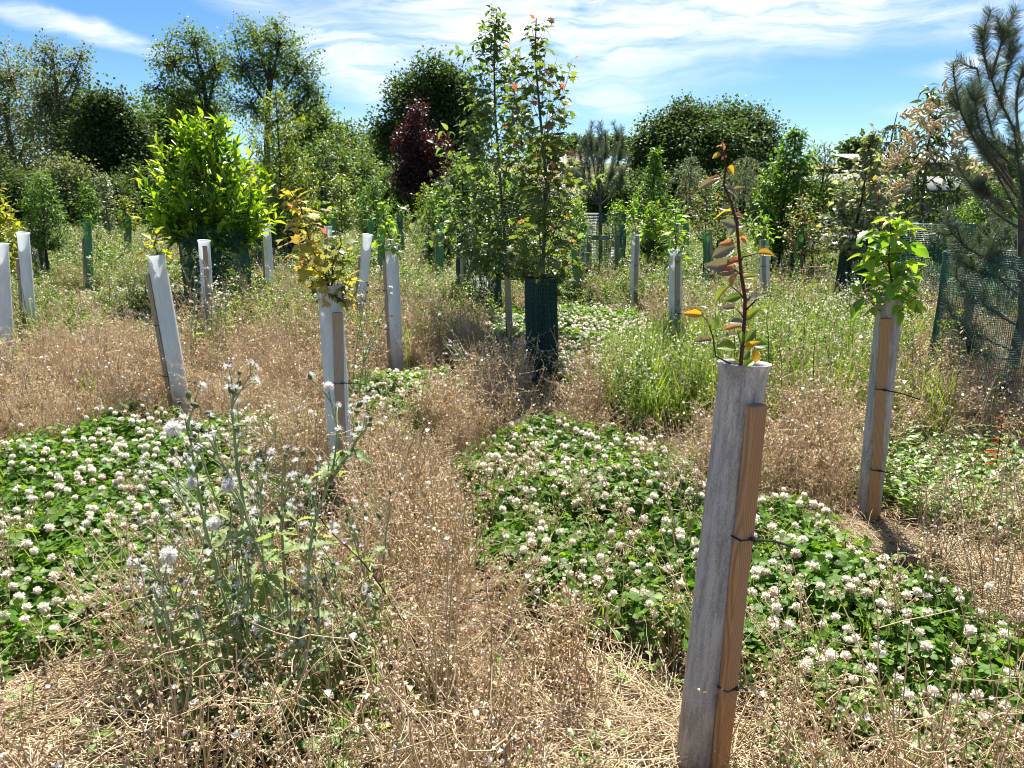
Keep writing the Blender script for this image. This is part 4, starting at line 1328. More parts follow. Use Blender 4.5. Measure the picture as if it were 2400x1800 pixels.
def shelter(label, ut, vt, ub, y, colour, ang, stake, stake_h=1.03, ties=((.78, 1, .09), (.33, 1, .06)), group=None, wd=1.0, ang2=None):
    b = Vector((gx(ub, y, 0), y, 0))
    t = at(ut, vt, y)
    ax = t - b
    root = thing('tree_shelter', label, 'tree shelter', b, group)
    root.rotation_mode = 'QUATERNION'
    root.rotation_quaternion = Vector((0, 0, 1)).rotation_difference(ax.normalized())
    i = len(SHELTERS)
    o = obj('tube', TUBES[colour][i % 2], root)
    o.scale = (wd, wd, ax.length / 1.2)
    if stake:
        a = R(-90 + ang)          # ang 0 faces the camera, positive turns to the viewer's right hand side
        s = obj('stake', STAKES[stake][i % len(STAKES[stake])], root, (math.cos(a) * .077 * wd, math.sin(a) * .077 * wd, 0))
        a2 = R(-90 + (ang if ang2 is None else ang2))
        dv = Vector((math.cos(a2) - math.cos(a), math.sin(a2) - math.sin(a), 0)) * .078 * wd
        q_ = Vector((0, 0, 1)).rotation_difference(Vector((dv.x, dv.y, stake_h)).normalized())
        s.rotation_mode = 'QUATERNION'
        s.rotation_quaternion = q_ @ Euler((0, 0, (a + a2) / 2 + R(90))).to_quaternion()
        s.scale = (1, 1, stake_h)
        for (tz, td, tl) in ties:
            obj('cable_tie', tie_mesh(a + (a2 - a) * tz / stake_h, td, tl), root, (0, 0, tz)).scale = (wd, wd, 1)
    SHELTERS.append((b, t))
    return b, t


GW, GG = 'pale tree shelters in the plot', 'green tree shelters in the plot'
far_t = ((.75, -1, .06),)
A1 = shelter('big mottled grey tube with amber stake holding the bronze-leaved sapling', 1745, 850, 1628, 1.93, 'grey', 44, 'new', 1.14, ((.78, 1, .10), (.33, 1, .03)), GW, 1.0, 16)
A2 = shelter('mottled grey tube with amber stake holding the lime-leaved dogwood sapling', 2087, 690, 2035, 3.85, 'grey', -8, 'new', 1.06, ((.70, 1, .20), (.27, 1, .15)), GW, 1.0, -33)
A3 = shelter('pale blue-grey tube with greyed stake holding the coppery maple sapling', 772, 668, 806, 3.98, 'white', 10, 'old', 1.07, ((.70, 1, .13), (.25, 1, .04)), GW, 1.0, 37)
A4 = shelter('leaning pale tube with a few yellow-green leaves at its mouth', 365, 597, 430, 5.85, 'white', -78, 'old', 1.09, ((.70, -1, .12), (.30, -1, .11)), GW, 1.05)
A5 = shelter('tall pale tube with leafy green shoot and brown stake', 917, 572, 932, 7.4, 'white', -80, 'old', 1.06, ((.78, -1, .11), (.4, -1, .04)), GW)
A6 = shelter('pale tube with narrow brown stake beneath the yellow-leaved tree', 54, 545, 76, 8.7, 'white', -72, 'old', .98, ((.75, 1, .06), (.33, 1, .04)), GW)
A7 = shelter('plain white tube standing before the yellow-leaved tree', 2, 570, 20, 7.4, 'white', -80, 'old', 1.0, ((.45, 1, .04),), GW)
A8 = shelter('white tube with stake in front, half hidden by cottony thistles', 478, 563, 494, 8.5, 'white', 25, 'old', 1.14, ((.6, 1, .05),), GW)
A9 = shelter('clean white tube between laurel netting and golden-green tree', 624, 523, 636, 11.8, 'white', -80, 'old', 1.0, far_t, GW)
A10 = shelter('pale pinched tube leaning beside a dark brown stake', 862, 549, 842, 10.0, 'white', -80, 'old', .92, ((.66, -1, .10), (.3, -1, .05)), GW)
A11 = shelter('short-looking white tube behind the coppery maple sapling', 769, 530, 771, 13.6, 'white', -20, 'old', 1.1, far_t, GW)
A12 = shelter('narrow white tube with stake in front, by the small pine netting', 1490, 549, 1484, 11.2, 'white', 8, 'old', 1.12, ((.7, -1, .03), (.3, -1, .03)), GW)
A13 = shelter('white tube with front stake and drooping lime leaves on top', 1583, 585, 1582, 7.5, 'white', 5, 'old', 1.10, ((.55, 1, .05), (.2, 1, .03)), GW)
A14 = shelter('slim white tube seen past the bronze-leaved sapling', 1790, 562, 1796, 10.6, 'white', -25, 'old', 1.1, far_t, GW)
GREENS = [
    ('green tube with brown stake before the silvery tree and laurel', 204, 522, 213, 12.8, -80, 1.0),
    ('darker green tube with stake beside the laurel netting', 300, 508, 303, 17, -70, .9),
    ('thin green tube below the slim silvery tree', 257, 498, 260, 22, None, 0),
    ('thin green tube between two others below the silvery tree', 282, 494, 284, 24, None, 0),
    ('bright green tube with stake beside the dark square pen', 1031, 524, 1032, 13, -80, 1.05),
    ('green tube standing behind another before the square pen', 1050, 530, 1052, 15.5, None, 0),
    ('green tube with stake behind the pinched white tube', 867, 515, 874, 15.5, -75, .95),
    ('dark tilted green tube with stake near the bright yellow-green bush', 936, 503, 946, 16.5, -70, 1.05),
    ('dark green tube close behind the tall pale tube', 893, 535, 896, 13, None, 0),
    ('thin bare green tube standing by the olive shrub', 797, 481, 800, 25, None, 0),
    ('thin green tube with a bright shoot by the olive shrub', 819, 484, 821, 24, None, 0),
    ('dark green tube leaning behind the short-looking white tube', 783, 505, 776, 17, -80, .9),
    ('far pale green tube with stake by the purple-leaved tree', 958, 478, 959, 30, -70, 1.0),
    ('far pale green tube in the row under the purple tree', 970, 479, 971, 32, None, 0),
    ('far pale green tube in the row under the purple tree', 979, 479, 980, 32, None, 0),
    ('far dark green tube ending the row under the purple tree', 993, 482, 994, 28, None, 0),
    ('green tube with tall stake beside the coppery-tipped maple', 1344, 535, 1356, 12.2, 75, 1.1),
    ('thin green tube with stake behind two white tubes', 1522, 538, 1520, 15, -30, 1.05),
    ('green tube with pale stake under the wispy reddish-tipped shrub', 1655, 545, 1663, 12.6, 50, 1.15),
    ('tilted green tube strapped to a slanting brown stake', 1880, 535, 1863, 12.2, 60, 1.1),
    ('thin green tube half hidden behind the lime-topped white tube', 1608, 520, 1610, 17, None, 0),
    ('thin green tube behind the wispy reddish-tipped shrub', 1585, 505, 1586, 20, None, 0),
    ('green tube with stakes below the lime-green bush', 2385, 498, 2388, 11.5, -70, 1.05),
    ('thin green tube beside laurel netting and clean white tube', 570, 522, 573, 14, -75, 1.0),
]
GR = [shelter(lb, ut, vt, ub, y, 'green', ang or 0, 'old' if ang is not None else None, sh, far_t, GG, 1.0) for lb, ut, vt, ub, y, ang, sh in GREENS]


# ------------------------------------------------------------------ saplings growing out of the tubes
def sap_trunk(bt, tip, k=5):
    b, t = bt
    P = [np.array(b) + (np.array(t) - np.array(b)) * f for f in (0.0, .35, .7, .98)]
    tip = np.array(tip)
    for i in range(1, k + 1):
        f = i / k
        P.append(P[3] * (1 - f) + tip * f + np.array([.012 * math.sin(i * 2.1), .01 * math.cos(i * 1.7), 0]))
    return np.array(P)


def sapling(label, bt, u, v, y, prof, nsh, tpl, ls, step, mats, bark=m_stem_red, np_=400, seed=0, sub=1, **kw):
    tr = sap_trunk(bt, at(u, v, y))
    z0 = tr[3][2] - .04
    return ytree('sapling', label, 'sapling', tr[0][0], tr[0][1], tr[-1][2], z0, prof, nsh, tpl, ls, step, mats, bark, .009, .9, sub, np_, 300 + seed, 'saplings in tree shelters', trunk=tr, top_leaves=.9, sr=.22, **kw)


LV = [leaf_veined(.27, 12, 4, .25, .012), leaf_veined(.25, 12, 4, .5, .012)]
# dogwood: fresh lime leaves, drooping round the tube mouth
sapling('bushy lime-green dogwood sapling spilling over a mottled grey tube', A2, 2085, 492, 3.85, [(0, .15), (.25, .21), (.6, .20), (.85, .17), (1, .06)], 17, LV, .096, .036, [L['lime'], L['laurel_tip']], m_stem_red, 260, 1, droop=.45, tipfrac=.8, subl=.45)
# maple: yellow and coppery
sapling('yellow and coppery maple sapling fanning out of a pale blue-grey tube', A3, 680, 438, 3.95, [(0, .12), (.2, .20), (.5, .19), (.75, .12), (1, .03)], 15, LM, .062, .030, [L['peach'], L['redtip']], m_stem_red, 260, 2, droop=.4, tipfrac=.95, petiole=.018, subl=.5)
sapling('short green maple shoots hugging the rim of the pale blue-grey tube', A3, 800, 545, 4.0, [(0, .10), (.5, .13), (1, .04)], 8, LM, .060, .030, [L['maple'], L['peach']], m_stem_red, 120, 3, droop=.5, tipfrac=.9, petiole=.015)
sapling('few yellow-green leaves at the mouth of the leaning pale tube', A4, 363, 535, 6.0, [(0, .10), (.5, .16), (1, .06)], 7, LO, .085, .05, [L['yellow'], L['gold']], m_stem_red, 60, 4, droop=.3, sub=0)
sapling('leafy green shoot standing straight out of the tall pale tube', A5, 888, 465, 7.4, [(0, .13), (.4, .15), (.8, .10), (1, .03)], 12, LO, .085, .042, [L['lime']], m_stem_red, 120, 5, droop=.45)
sapling('thin shoot with paired leaves behind the coppery maple sapling', A11, 765, 470, 13.6, [(0, .10), (.5, .16), (1, .04)], 7, LO, .10, .07, [L['lime']], m_stem_green, 0, 6, droop=.2)
sapling('lime leaf tuft on the narrow white tube by pine netting', A12, 1482, 470, 11.2, [(0, .12), (.5, .16), (1, .06)], 12, LO, .075, .04, [L['lime']], m_stem_red, 80, 7, droop=.3)
sapling('drooping lime-leaved sapling over the white tube with front stake', A13, 1582, 472, 7.5, [(0, .14), (.3, .20), (.7, .15), (1, .05)], 14, LO, .080, .04, [L['lime']], m_stem_red, 160, 8, droop=.4)
sapling('lime-leaved sapling on the slim white tube past bronze leaves', A14, 1790, 498, 10.6, [(0, .14), (.5, .2), (1, .08)], 13, LO, .08, .042, [L['lime']], m_stem_red, 90, 9, droop=.3)
for i, (k, u, v, y, m) in enumerate([(4, 1028, 440, 13, 'lime'), (6, 862, 480, 15.5, 'weed'), (7, 925, 462, 16.5, 'bush'), (0, 205, 505, 12.8, 'bush'), (11, 790, 485, 17, 'lime'), (10, 820, 455, 24, 'lime'), (17, 1522, 480, 15, 'lime'), (20, 1606, 480, 17, 'weed')]):
    lbs = {4: 'loose pale shoots above the bright green tube by the square pen', 6: 'thin pale shoot above the green tube behind the pinched white tube', 7: 'leafy shoot above the dark tilted green tube',
           0: 'tiny shoot at the mouth of green tube before the silvery tree', 11: 'leafy shoot above the dark leaning green tube', 10: 'bright shoot above the thin green tube by the olive shrub', 17: 'lime shoots above the thin green tube behind two white tubes', 20: 'pale shoot above the thin green tube behind the lime-topped tube'}
    sapling(lbs[k], GR[k], u, v, y, [(0, .08), (.5, .14), (1, .05)], 8, LO, .08, .05, [L[m]], m_stem_green, 0, 20 + i, droop=.3)

# bronze hornbeam in the close tube: every leaf placed as in the photograph
yH = 1.935
sp_ = [(1735, 866), (1745, 745), (1746, 698), (1737, 643), (1732, 589), (1727, 524), (1712, 470), (1696, 434), (1701, 398), (1698, 369), (1692, 342)]
hp = [np.array(A1[0]), np.array(A1[0]) + (np.array(A1[1]) - np.array(A1[0])) * .6 + np.array([-.01, 0, 0])] + [np.array(at(u, v, yH)) for u, v in sp_]
hb = np.array(A1[0])
hroot = thing('sapling', 'bronze and amber leaved hornbeam sapling with zigzag purple stem in close grey tube', 'sapling', hb, 'saplings in tree shelters')
mb = MB()
mb.add(*tube(np.array(hp) - hb, np.linspace(.0062, .0018, len(hp)), 7))


def cpx(cx, cy):
    return 1600 + cx / 2.765, 300 + cy / 2.765


def hz_branch(pts):
    P = np.array([np.array(at(*cpx(x, y), yH + dy)) for x, y, dy in pts])
    mb.add(*tube(P - hb, np.linspace(.0026, .0012, len(P)), 5))


hz_branch([(398, 1110, 0), (375, 1075, -.01), (310, 1020, -.02)])
hz_branch([(380, 860, 0), (395, 835, -.01), (480, 815, -.02)])
hz_branch([(400, 1420, 0), (430, 1400, -.01), (450, 1408, -.02)])
hz_branch([(395, 1230, 0), (370, 1195, .01), (340, 1165, .02)])
hz_branch([(378, 1560, .02), (215, 1480, .03), (195, 1350, .03), (160, 1250, .03), (115, 1200, .03)])
hz_branch([(408, 1180, 0), (470, 1120, -.02), (515, 1070, -.02), (580, 1070, -.02)])
hz_branch([(375, 950, 0), (340, 915, .01), (270, 890, .02)])
obj('stem', mb.mesh('stem', m_stem_red), hroot)
HV = {'w': leaf_veined(.31, 18, 6, .22, .030), 'n': leaf_veined(.20, 16, 6, .35, .022), 's': leaf_veined(.26, 8, 4, .5, .025)}
HL = {}
HLEAVES = [(255, 120, 222, 98, 's', 'redtip'), (262, 150, 273, 92, 's', 'redtip'), (250, 165, 197, 190, 'w', 'hornyellow'), (290, 185, 252, 192, 's', 'redtip'), (288, 252, 357, 302, 'w', 'hornyellow'),
           (245, 330, 105, 366, 'n', 'hornbeam'), (275, 388, 360, 440, 'w', 'hornbeam'), (320, 405, 390, 376, 'n', 'hornbeam'), (240, 320, 222, 312, 's', 'redtip'), (335, 530, 216, 547, 'n', 'hornyellow'),
           (340, 545, 250, 508, 'w', 'hornbeam'), (330, 567, 402, 560, 's', 'redtip'), (352, 640, 262, 600, 'w', 'hornbeam'), (356, 622, 292, 682, 'w', 'hornbeam'), (355, 645, 408, 622, 'w', 'hornbeam'),
           (335, 705, 440, 690, 'w', 'hornyellow'), (345, 772, 195, 815, 'w', 'hornbeam'), (340, 745, 268, 738, 's', 'redtip'), (478, 815, 594, 800, 'n', 'hornyellow'), (380, 862, 268, 872, 's', 'redtip'),
           (350, 930, 162, 880, 'w', 'hornbeam'), (340, 922, 188, 912, 'n', 'redtip'), (400, 802, 462, 795, 's', 'peach'), (380, 952, 412, 928, 's', 'redtip'), (390, 972, 492, 950, 'n', 'horngreen'),
           (310, 1022, 198, 1112, 'n', 'horngreen'), (312, 1022, 322, 955, 's', 'redtip'), (385, 1092, 288, 1112, 'w', 'horngreen'), (390, 1070, 442, 1045, 'w', 'hornbeam'), (405, 1002, 442, 998, 's', 'hornyellow'),
           (410, 1132, 516, 1060, 'w', 'hornbeam'), (485, 1082, 508, 1072, 's', 'hornyellow'), (342, 1165, 266, 1168, 'w', 'hornbeam'), (410, 1242, 482, 1160, 'w', 'horngreen'), (400, 1282, 446, 1288, 's', 'hornyellow'),
           (390, 1262, 318, 1250, 'w', 'hornbeam'), (380, 1352, 240, 1328, 'n', 'hornbeam'), (385, 1282, 268, 1290, 'n', 'redtip'), (395, 1392, 464, 1308, 'w', 'horngreen'), (382, 1402, 374, 1318, 'w', 'horngreen'),
           (347, 1422, 232, 1402, 'w', 'horngreen'), (405, 1432, 462, 1372, 's', 'hornyellow'), (447, 1410, 558, 1400, 'w', 'horngreen'), (380, 1502, 442, 1450, 'w', 'horngreen'), (375, 1522, 338, 1488, 'w', 'horngreen'),
           (470, 1522, 480, 1440, 'w', 'hornyellow'), (385, 1552, 452, 1500, 'w', 'horngreen'), (130, 1212, 18, 1196, 'n', 'hornyellow'), (130, 1192, 68, 1158, 'n', 'hornyellow'), (150, 1222, 188, 1272, 's', 'hornbeam'),
           (192, 1312, 228, 1240, 'w', 'horngreen'), (100, 1162, 142, 1150, 's', 'hornbeam'), (192, 1372, 95, 1370, 'n', 'hornbeam'), (372, 700, 420, 740, 's', 'redtip'), (415, 1160, 440, 1210, 'n', 'red')]
gH = np.random.default_rng(5)
for (x0, y0, x1, y1, kd, mt) in HLEAVES:
    if (kd, mt) not in HL:
        q = MB()
        q.add(*HV[kd])
        HL[(kd, mt)] = q.mesh('leaf', L[mt])
    dy = gH.uniform(-.03, .03)
    p, e = np.array(at(*cpx(x0, y0), yH + dy * .3)), np.array(at(*cpx(x1, y1), yH + dy))
    ln = np.linalg.norm(e - p)
    d = e - p + np.array([0, gH.uniform(-.4, .4) * ln, 0])
    o = obj('leaf', HL[(kd, mt)], hroot)
    o.matrix_local = frame_matrix(p - hb, d, np.array([gH.normal(0, .3), -.75, .7]) + gH.normal(0, .2, 3), ln * 1.08)


# ------------------------------------------------------------------ ground plants
def scatter(name, label, cat, meshes, pts, rot, scl, parent=None, seed=0):
    """uncountable ground cover: plants instanced on points inside one object"""
    n = len(pts)
    me = bpy.data.meshes.new(name)
    me.vertices.add(n)
    me.vertices.foreach_set('co', np.asarray(pts, np.float32).ravel())
    g = np.random.default_rng(seed)
    at_ = me.attributes.new('rot', 'FLOAT_VECTOR', 'POINT')
    at_.data.foreach_set('vector', np.asarray(rot, np.float32).ravel())
    at_ = me.attributes.new('scl', 'FLOAT', 'POINT')
    at_.data.foreach_set('value', np.asarray(scl, np.float32))
    at_ = me.attributes.new('pick', 'INT', 'POINT')
    at_.data.foreach_set('value', g.integers(0, len(meshes), n).astype(np.int32))
    me.update()
    for m in meshes[0].materials:
        me.materials.append(m)
    o = obj(name, me, parent, label=label, cat=cat, kind='stuff')
    ng = bpy.data.node_groups.new(name + '_nodes', 'GeometryNodeTree')
    ng.interface.new_socket('Geometry', in_out='INPUT', socket_type='NodeSocketGeometry')
    ng.interface.new_socket('Geometry', in_out='OUTPUT', socket_type='NodeSocketGeometry')
    gi, go = ng.nodes.new('NodeGroupInput'), ng.nodes.new('NodeGroupOutput')
    iop = ng.nodes.new('GeometryNodeInstanceOnPoints')
    iop.inputs['Pick Instance'].default_value = True
    g2i = ng.nodes.new('GeometryNodeGeometryToInstance')
    for k, m in enumerate(meshes):
        src = bpy.data.objects.new('%s_plant' % name, m)
        oi = ng.nodes.new('GeometryNodeObjectInfo')
        oi.inputs['Object'].default_value = src
        ng.links.new(oi.outputs['Geometry'], g2i.inputs[0])
    ng.links.new(gi.outputs[0], iop.inputs['Points'])
    ng.links.new(g2i.outputs[0], iop.inputs['Instance'])
    for nm, typ, sock in (('rot', 'FLOAT_VECTOR', 'Rotation'), ('scl', 'FLOAT', 'Scale'), ('pick', 'INT', 'Instance Index')):
        na = ng.nodes.new('GeometryNodeInputNamedAttribute')
        na.data_type = typ
        na.inputs['Name'].default_value = nm
        ng.links.new(na.outputs[0], iop.inputs[sock])
    ng.links.new(iop.outputs[0], go.inputs[0])
    md = o.modifiers.new('plants', 'NODES')
    md.node_group = ng
    return o


OCTA = (np.array([(0, 0, 0), (.38, .5, 0), (0, .5, .38), (-.38, .5, 0), (0, .5, -.38), (0, 1, 0)], float),
        [np.array([(0, 2, 1), (0, 3, 2), (0, 4, 3), (0, 1, 4), (5, 1, 2), (5, 2, 3), (5, 3, 4), (5, 4, 1)])])
FLARE = (np.array([(0, 0, 0), (.45, .8, 0), (.1, .6, .45), (-.45, .85, .1), (-.1, .7, -.45)], float), [np.array([(0, 2, 1), (0, 3, 2), (0, 4, 3), (0, 1, 4)])])


def wavy(g, p, d, ln, k=5, w=.12):
    P = [np.array(p, float)]
    d = np.array(d, float)
    for i in range(k):
        d = nrm(d + g.normal(0, w, 3))
        P.append(P[-1] + d * ln / k)
    return np.array(P)


def dry_clump(seed, ns=11, h=.32, sp=.05, lean=.22, pods=6, r=.0023):
    g = np.random.default_rng(seed)
    mb = MB()
    pp, pd = [], []
    drift = g.normal(0, .16, 3)
    for s in range(ns):
        a, q = g.uniform(0, 6.28), sp * math.sqrt(g.random())
        b = np.array([math.cos(a) * q, math.sin(a) * q, 0])
        d = nrm(np.array([math.cos(a) * lean * g.random(), math.sin(a) * lean * g.random(), 1]) + drift * np.array([1, 1, 0]) + g.normal(0, .07, 3))
        hh = h * g.uniform(.6, 1.2)
        P = wavy(g, b, d, hh, 7, .085)
        mb.add(*tube(P, np.linspace(r, r * .6, 8), 3, False), 0)
        for k in range(3):
            i = g.integers(4, 7)
            Q = wavy(g, P[i], nrm(P[i + 1] - P[i] + g.normal(0, .55, 3)), hh * g.uniform(.12, .3), 3, .3)
            mb.add(*tube(Q, np.linspace(r * .6, r * .4, 4), 3, False), 0)
            for e in range(2):
                pp.append(Q[-1 - e] + g.normal(0, .003, 3))
                pd.append(g.normal(0, .6, 3) + np.array([0, 0, .5]))
        for k in range(pods):
            f = (1 - .42 * g.random() ** 1.4) * 7
            i = min(6, int(f))
            c = P[i] + (P[i + 1] - P[i]) * (f - i)
            dd = nrm(g.normal(0, 1, 3) + np.array([0, 0, .4]))
            pp.append(c + dd * g.uniform(.003, .016))
            pd.append(dd)
    pp, pd = np.array(pp), np.array(pd)
    hf = g.random(len(pp)) < .45
    add_leaves(mb, OCTA, pp[hf], pd[hf], g.normal(size=(hf.sum(), 3)), g.uniform(.007, .011, hf.sum()), 1)
    add_leaves(mb, FLARE, pp[~hf], pd[~hf], g.normal(size=((~hf).sum(), 3)), g.uniform(.007, .013, (~hf).sum()), 1)
    q = g.random((3, 3))
    c = pp[g.integers(0, len(pp), 3)]
    add_leaves(mb, FLARE, c, g.normal(size=(3, 3)) + np.array([0, 0, .6]), g.normal(size=(3, 3)), g.uniform(.012, .018, 3), 2)
    return mb.mesh('dry_clump', [L['dry'], L['pod'], L['fluff']])


def straw_patch(seed, n=34, sp=.13):
    g = np.random.default_rng(seed)
    mb = MB()
    main = g.uniform(0, 3.14)
    for s in range(n):
        a = main + g.normal(0, .6)
        b = np.array([g.normal(0, sp), g.normal(0, sp), g.uniform(.004, .045)])
        d = np.array([math.cos(a), math.sin(a), g.normal(0, .07)])
        P = wavy(g, b, d, g.uniform(.10, .30), 5, .12)
        P[:, 2] = np.abs(P[:, 2]) + .003
        mb.add(*tube(P, np.linspace(.0017, .0011, 6), 3, False), 0)
    pp = np.column_stack([g.normal(0, sp, 14), g.normal(0, sp, 14), g.uniform(.01, .05, 14)])
    add_leaves(mb, FLARE, pp, g.normal(size=(14, 3)), g.normal(size=(14, 3)), g.uniform(.006, .012, 14), 1)
    return mb.mesh('straw_patch', [L['straw'], L['pod']])


LFT = leaf_ovate(.50, .05, .10, .6)


def clover_tuft(seed, n=16, sp=.085, h=.12):
    g = np.random.default_rng(seed)
    mb = MB()
    for i in range(n):
        a, q = g.uniform(0, 6.28), sp * math.sqrt(g.random())
        t = np.array([math.cos(a) * q, math.sin(a) * q, h * g.uniform(.35, 1.2)])
        b = np.array([t[0] * .4, t[1] * .4, 0])
        mb.add(*tube(bez(b, np.array([b[0], b[1], t[2] * .7]), t, 4), .0010, 3, False), 1)
        nvec = nrm(np.array([math.cos(a) * .5, math.sin(a) * .5, 1]) + g.normal(0, .3, 3))
        x = nrm(np.cross(nvec, g.normal(size=3)))
        yv = np.cross(nvec, x)
        dd = np.array([x * math.cos(k * 2.09) + yv * math.sin(k * 2.09) + nvec * g.uniform(-.1, .3) for k in range(3)])
        add_leaves(mb, LFT, np.repeat(t[None], 3, 0), dd, np.repeat(nvec[None], 3, 0), g.uniform(.016, .030), 0)
    return mb.mesh('clover_tuft', [L['clover'], m_stem_green])


def tall_weed(seed, ns=4, h=.55, sp=.06, mats=None, ls=.055, tops=True):
    g = np.random.default_rng(seed)
    mb = MB()
    for s in range(ns):
        b = np.array([g.normal(0, sp), g.normal(0, sp), 0])
        P = wavy(g, b, nrm(np.array([g.normal(0, .12), g.normal(0, .12), 1])), h * g.uniform(.6, 1.15), 6, .06)
        mb.add(*tube(P, np.linspace(.0022, .0010, 7), 3, False), 1)
        Q, f = resample(P, .017)
        m = f > .12
        Q, f = Q[m], f[m]
        a = np.arange(len(Q)) * 2.399 + g.uniform(0, 6)
        d = np.stack([np.cos(a), np.sin(a), g.uniform(.3, 1.1, len(Q))], -1)
        add_leaves(mb, LN, Q, d, np.array([0, 0, 1.]) + g.normal(0, .3, Q.shape), ls * g.uniform(.6, 1.2, len(Q)) * (1.15 - .6 * f), 0)
        if tops:
            c = P[-1] + g.normal(0, .012, (7, 3))
            add_leaves(mb, FLARE, c, g.normal(size=(7, 3)) + np.array([0, 0, .6]), g.normal(size=(7, 3)), g.uniform(.008, .015, 7), 2)
    return mb.mesh('tall_weed', mats)


def bushy_weed(seed, h=.34, mats=None, ls=.032):
    g = np.random.default_rng(seed)
    mb = MB()
    for s in range(6):
        P = wavy(g, g.normal(0, .03, 3) * np.array([1, 1, 0]), nrm(np.array([g.normal(0, .35), g.normal(0, .35), 1])), h * g.uniform(.6, 1.2), 5, .12)
        mb.add(*tube(P, np.linspace(.0018, .0008, 6), 3, False), 1)
        for k in range(4):
            i = g.integers(1, 5)
            Q = wavy(g, P[i], nrm(P[i + 1] - P[i] + g.normal(0, .6, 3)), h * .4, 3, .2)
            mb.add(*tube(Q, .0008, 3, False), 1)
            q2, f = resample(Q, .016)
            d = g.normal(0, .8, q2.shape) + np.array([0, 0, .5])
            add_leaves(mb, LS, q2, d, np.array([0, 0, 1.]) + g.normal(0, .4, q2.shape), ls * g.uniform(.5, 1.2, len(q2)), 0)
            c = Q[-1] + g.normal(0, .008, (2, 3))
            add_leaves(mb, FLARE, c, g.normal(size=(2, 3)) + np.array([0, 0, .6]), g.normal(size=(2, 3)), g.uniform(.006, .012, 2), 2)
        q2, f = resample(P, .02)
        d = g.normal(0, .8, q2.shape) + np.array([0, 0, .4])
        add_leaves(mb, LS, q2, d, np.array([0, 0, 1.]) + g.normal(0, .4, q2.shape), ls * g.uniform(.6, 1.3, len(q2)), 0)
    return mb.mesh('bushy_weed', mats)


def grass_tuft(seed, n=26, h=.36, mat=None):
    g = np.random.default_rng(seed)
    mb = MB()
    for i in range(n):
        a = g.uniform(0, 6.28)
        b = np.array([g.normal(0, .035), g.normal(0, .035), 0])
        hh = h * g.uniform(.5, 1.15)
        P = bez(b, b + np.array([0, 0, hh * .7]), b + np.array([math.cos(a) * hh * .35, math.sin(a) * hh * .35, hh * g.uniform(.75, 1)]), 5)
        wv = np.array([.0022, .0026, .0022, .0014, .0002])[:, None] * np.array([-math.sin(a), math.cos(a), 0])
        V = np.concatenate([P - wv, P + wv])
        k = np.arange(4)
        mb.add(V, np.stack([k, k + 1, k + 6, k + 5], -1))
    return mb.mesh('grass_tuft', mat or L['grass'])


def broad_low(seed, n=12, h=.12, ls=.05):
    g = np.random.default_rng(seed)
    mb = MB()
    a = g.uniform(0, 6.28, n)
    P = np.stack([np.cos(a) * .05, np.sin(a) * .05, h * g.uniform(.3, 1.2, n)], -1) * g.uniform(.3, 1.4, (n, 1))
    d = np.stack([np.cos(a), np.sin(a), g.uniform(-.1, .8, n)], -1)
    add_leaves(mb, LO, P, d, np.array([0, 0, 1.]) + g.normal(0, .3, P.shape), ls * g.uniform(.6, 1.3, n), 0)
    for p in P:
        mb.add(*tube(np.array([(p[0] * .2, p[1] * .2, 0), p]), .001, 3, False), 0)
    return mb.mesh('low_leaves', L['dock'])


def ell(x, y, cx, cy, rx, ry, rot=0):
    c, s = math.cos(rot), math.sin(rot)
    dx, dy = x - cx, y - cy
    return 1 - np.sqrt(((dx * c + dy * s) / rx) ** 2 + ((-dx * s + dy * c) / ry) ** 2)


def vn(x, y, k=1.0, ph=0.0):
    x, y = x * .77 + y * .64 + .35 * np.sin(y * 1.3 * k + ph), y * .77 - x * .64 + .35 * np.sin(x * 1.1 * k - ph)
    return (np.sin(x * 2.1 * k + 1.3 * np.sin(y * 1.7 * k + ph)) + np.sin(y * 2.6 * k + 1.1 * np.sin(x * 1.9 * k + ph * 2)) + .6 * np.sin((x + y) * 5.3 * k + ph)) / 2.6


CLOVER = [(-2.15, 3.95, 1.05, 1.55, .25), (.46, 3.8, .70, 1.38, .05), (1.30, 2.55, .62, .95, .5), (.75, 8.9, 1.25, 2.4, 0), (-4.6, 9.2, 1.3, 1.2, 0), (-6.0, 12.0, 1.6, 1.4, 0), (1.15, 3.3, .45, .45, 0), (-.9, 6.0, .5, .7, 0), (-1.15, 5.0, .45, .5, 0), (1.9, 1.95, .55, .35, 0)]
STRAW = [(1.95, 3.15, .62, .40, -.2), (-1.55, 2.1, .55, .45, 0), (.45, 1.95, .45, .35, 0), (1.55, 3.55, .3, .25, 0)]
TALL = [(1.55, 6.5, .75, 1.3, 0), (2.35, 6.3, .75, 1.2, .3), (3.2, 8.2, 1.1, 1.6, 0), (-5.1, 9.7, .45, 1.0, 0), (-.6, 11.5, .5, 2.5, 0), (1.22, 5.8, .45, .65, 0)]
BROAD = [(2.75, 4.3, .70, .80, 0), (-.75, 6.3, .3, .4, 0)]


def mask(S_, x, y, ph):
    return np.max([ell(x, y, *e) for e in S_], 0) + .26 * vn(x, y, 1.6, ph) + .17 * vn(x, y, 5.5, ph)


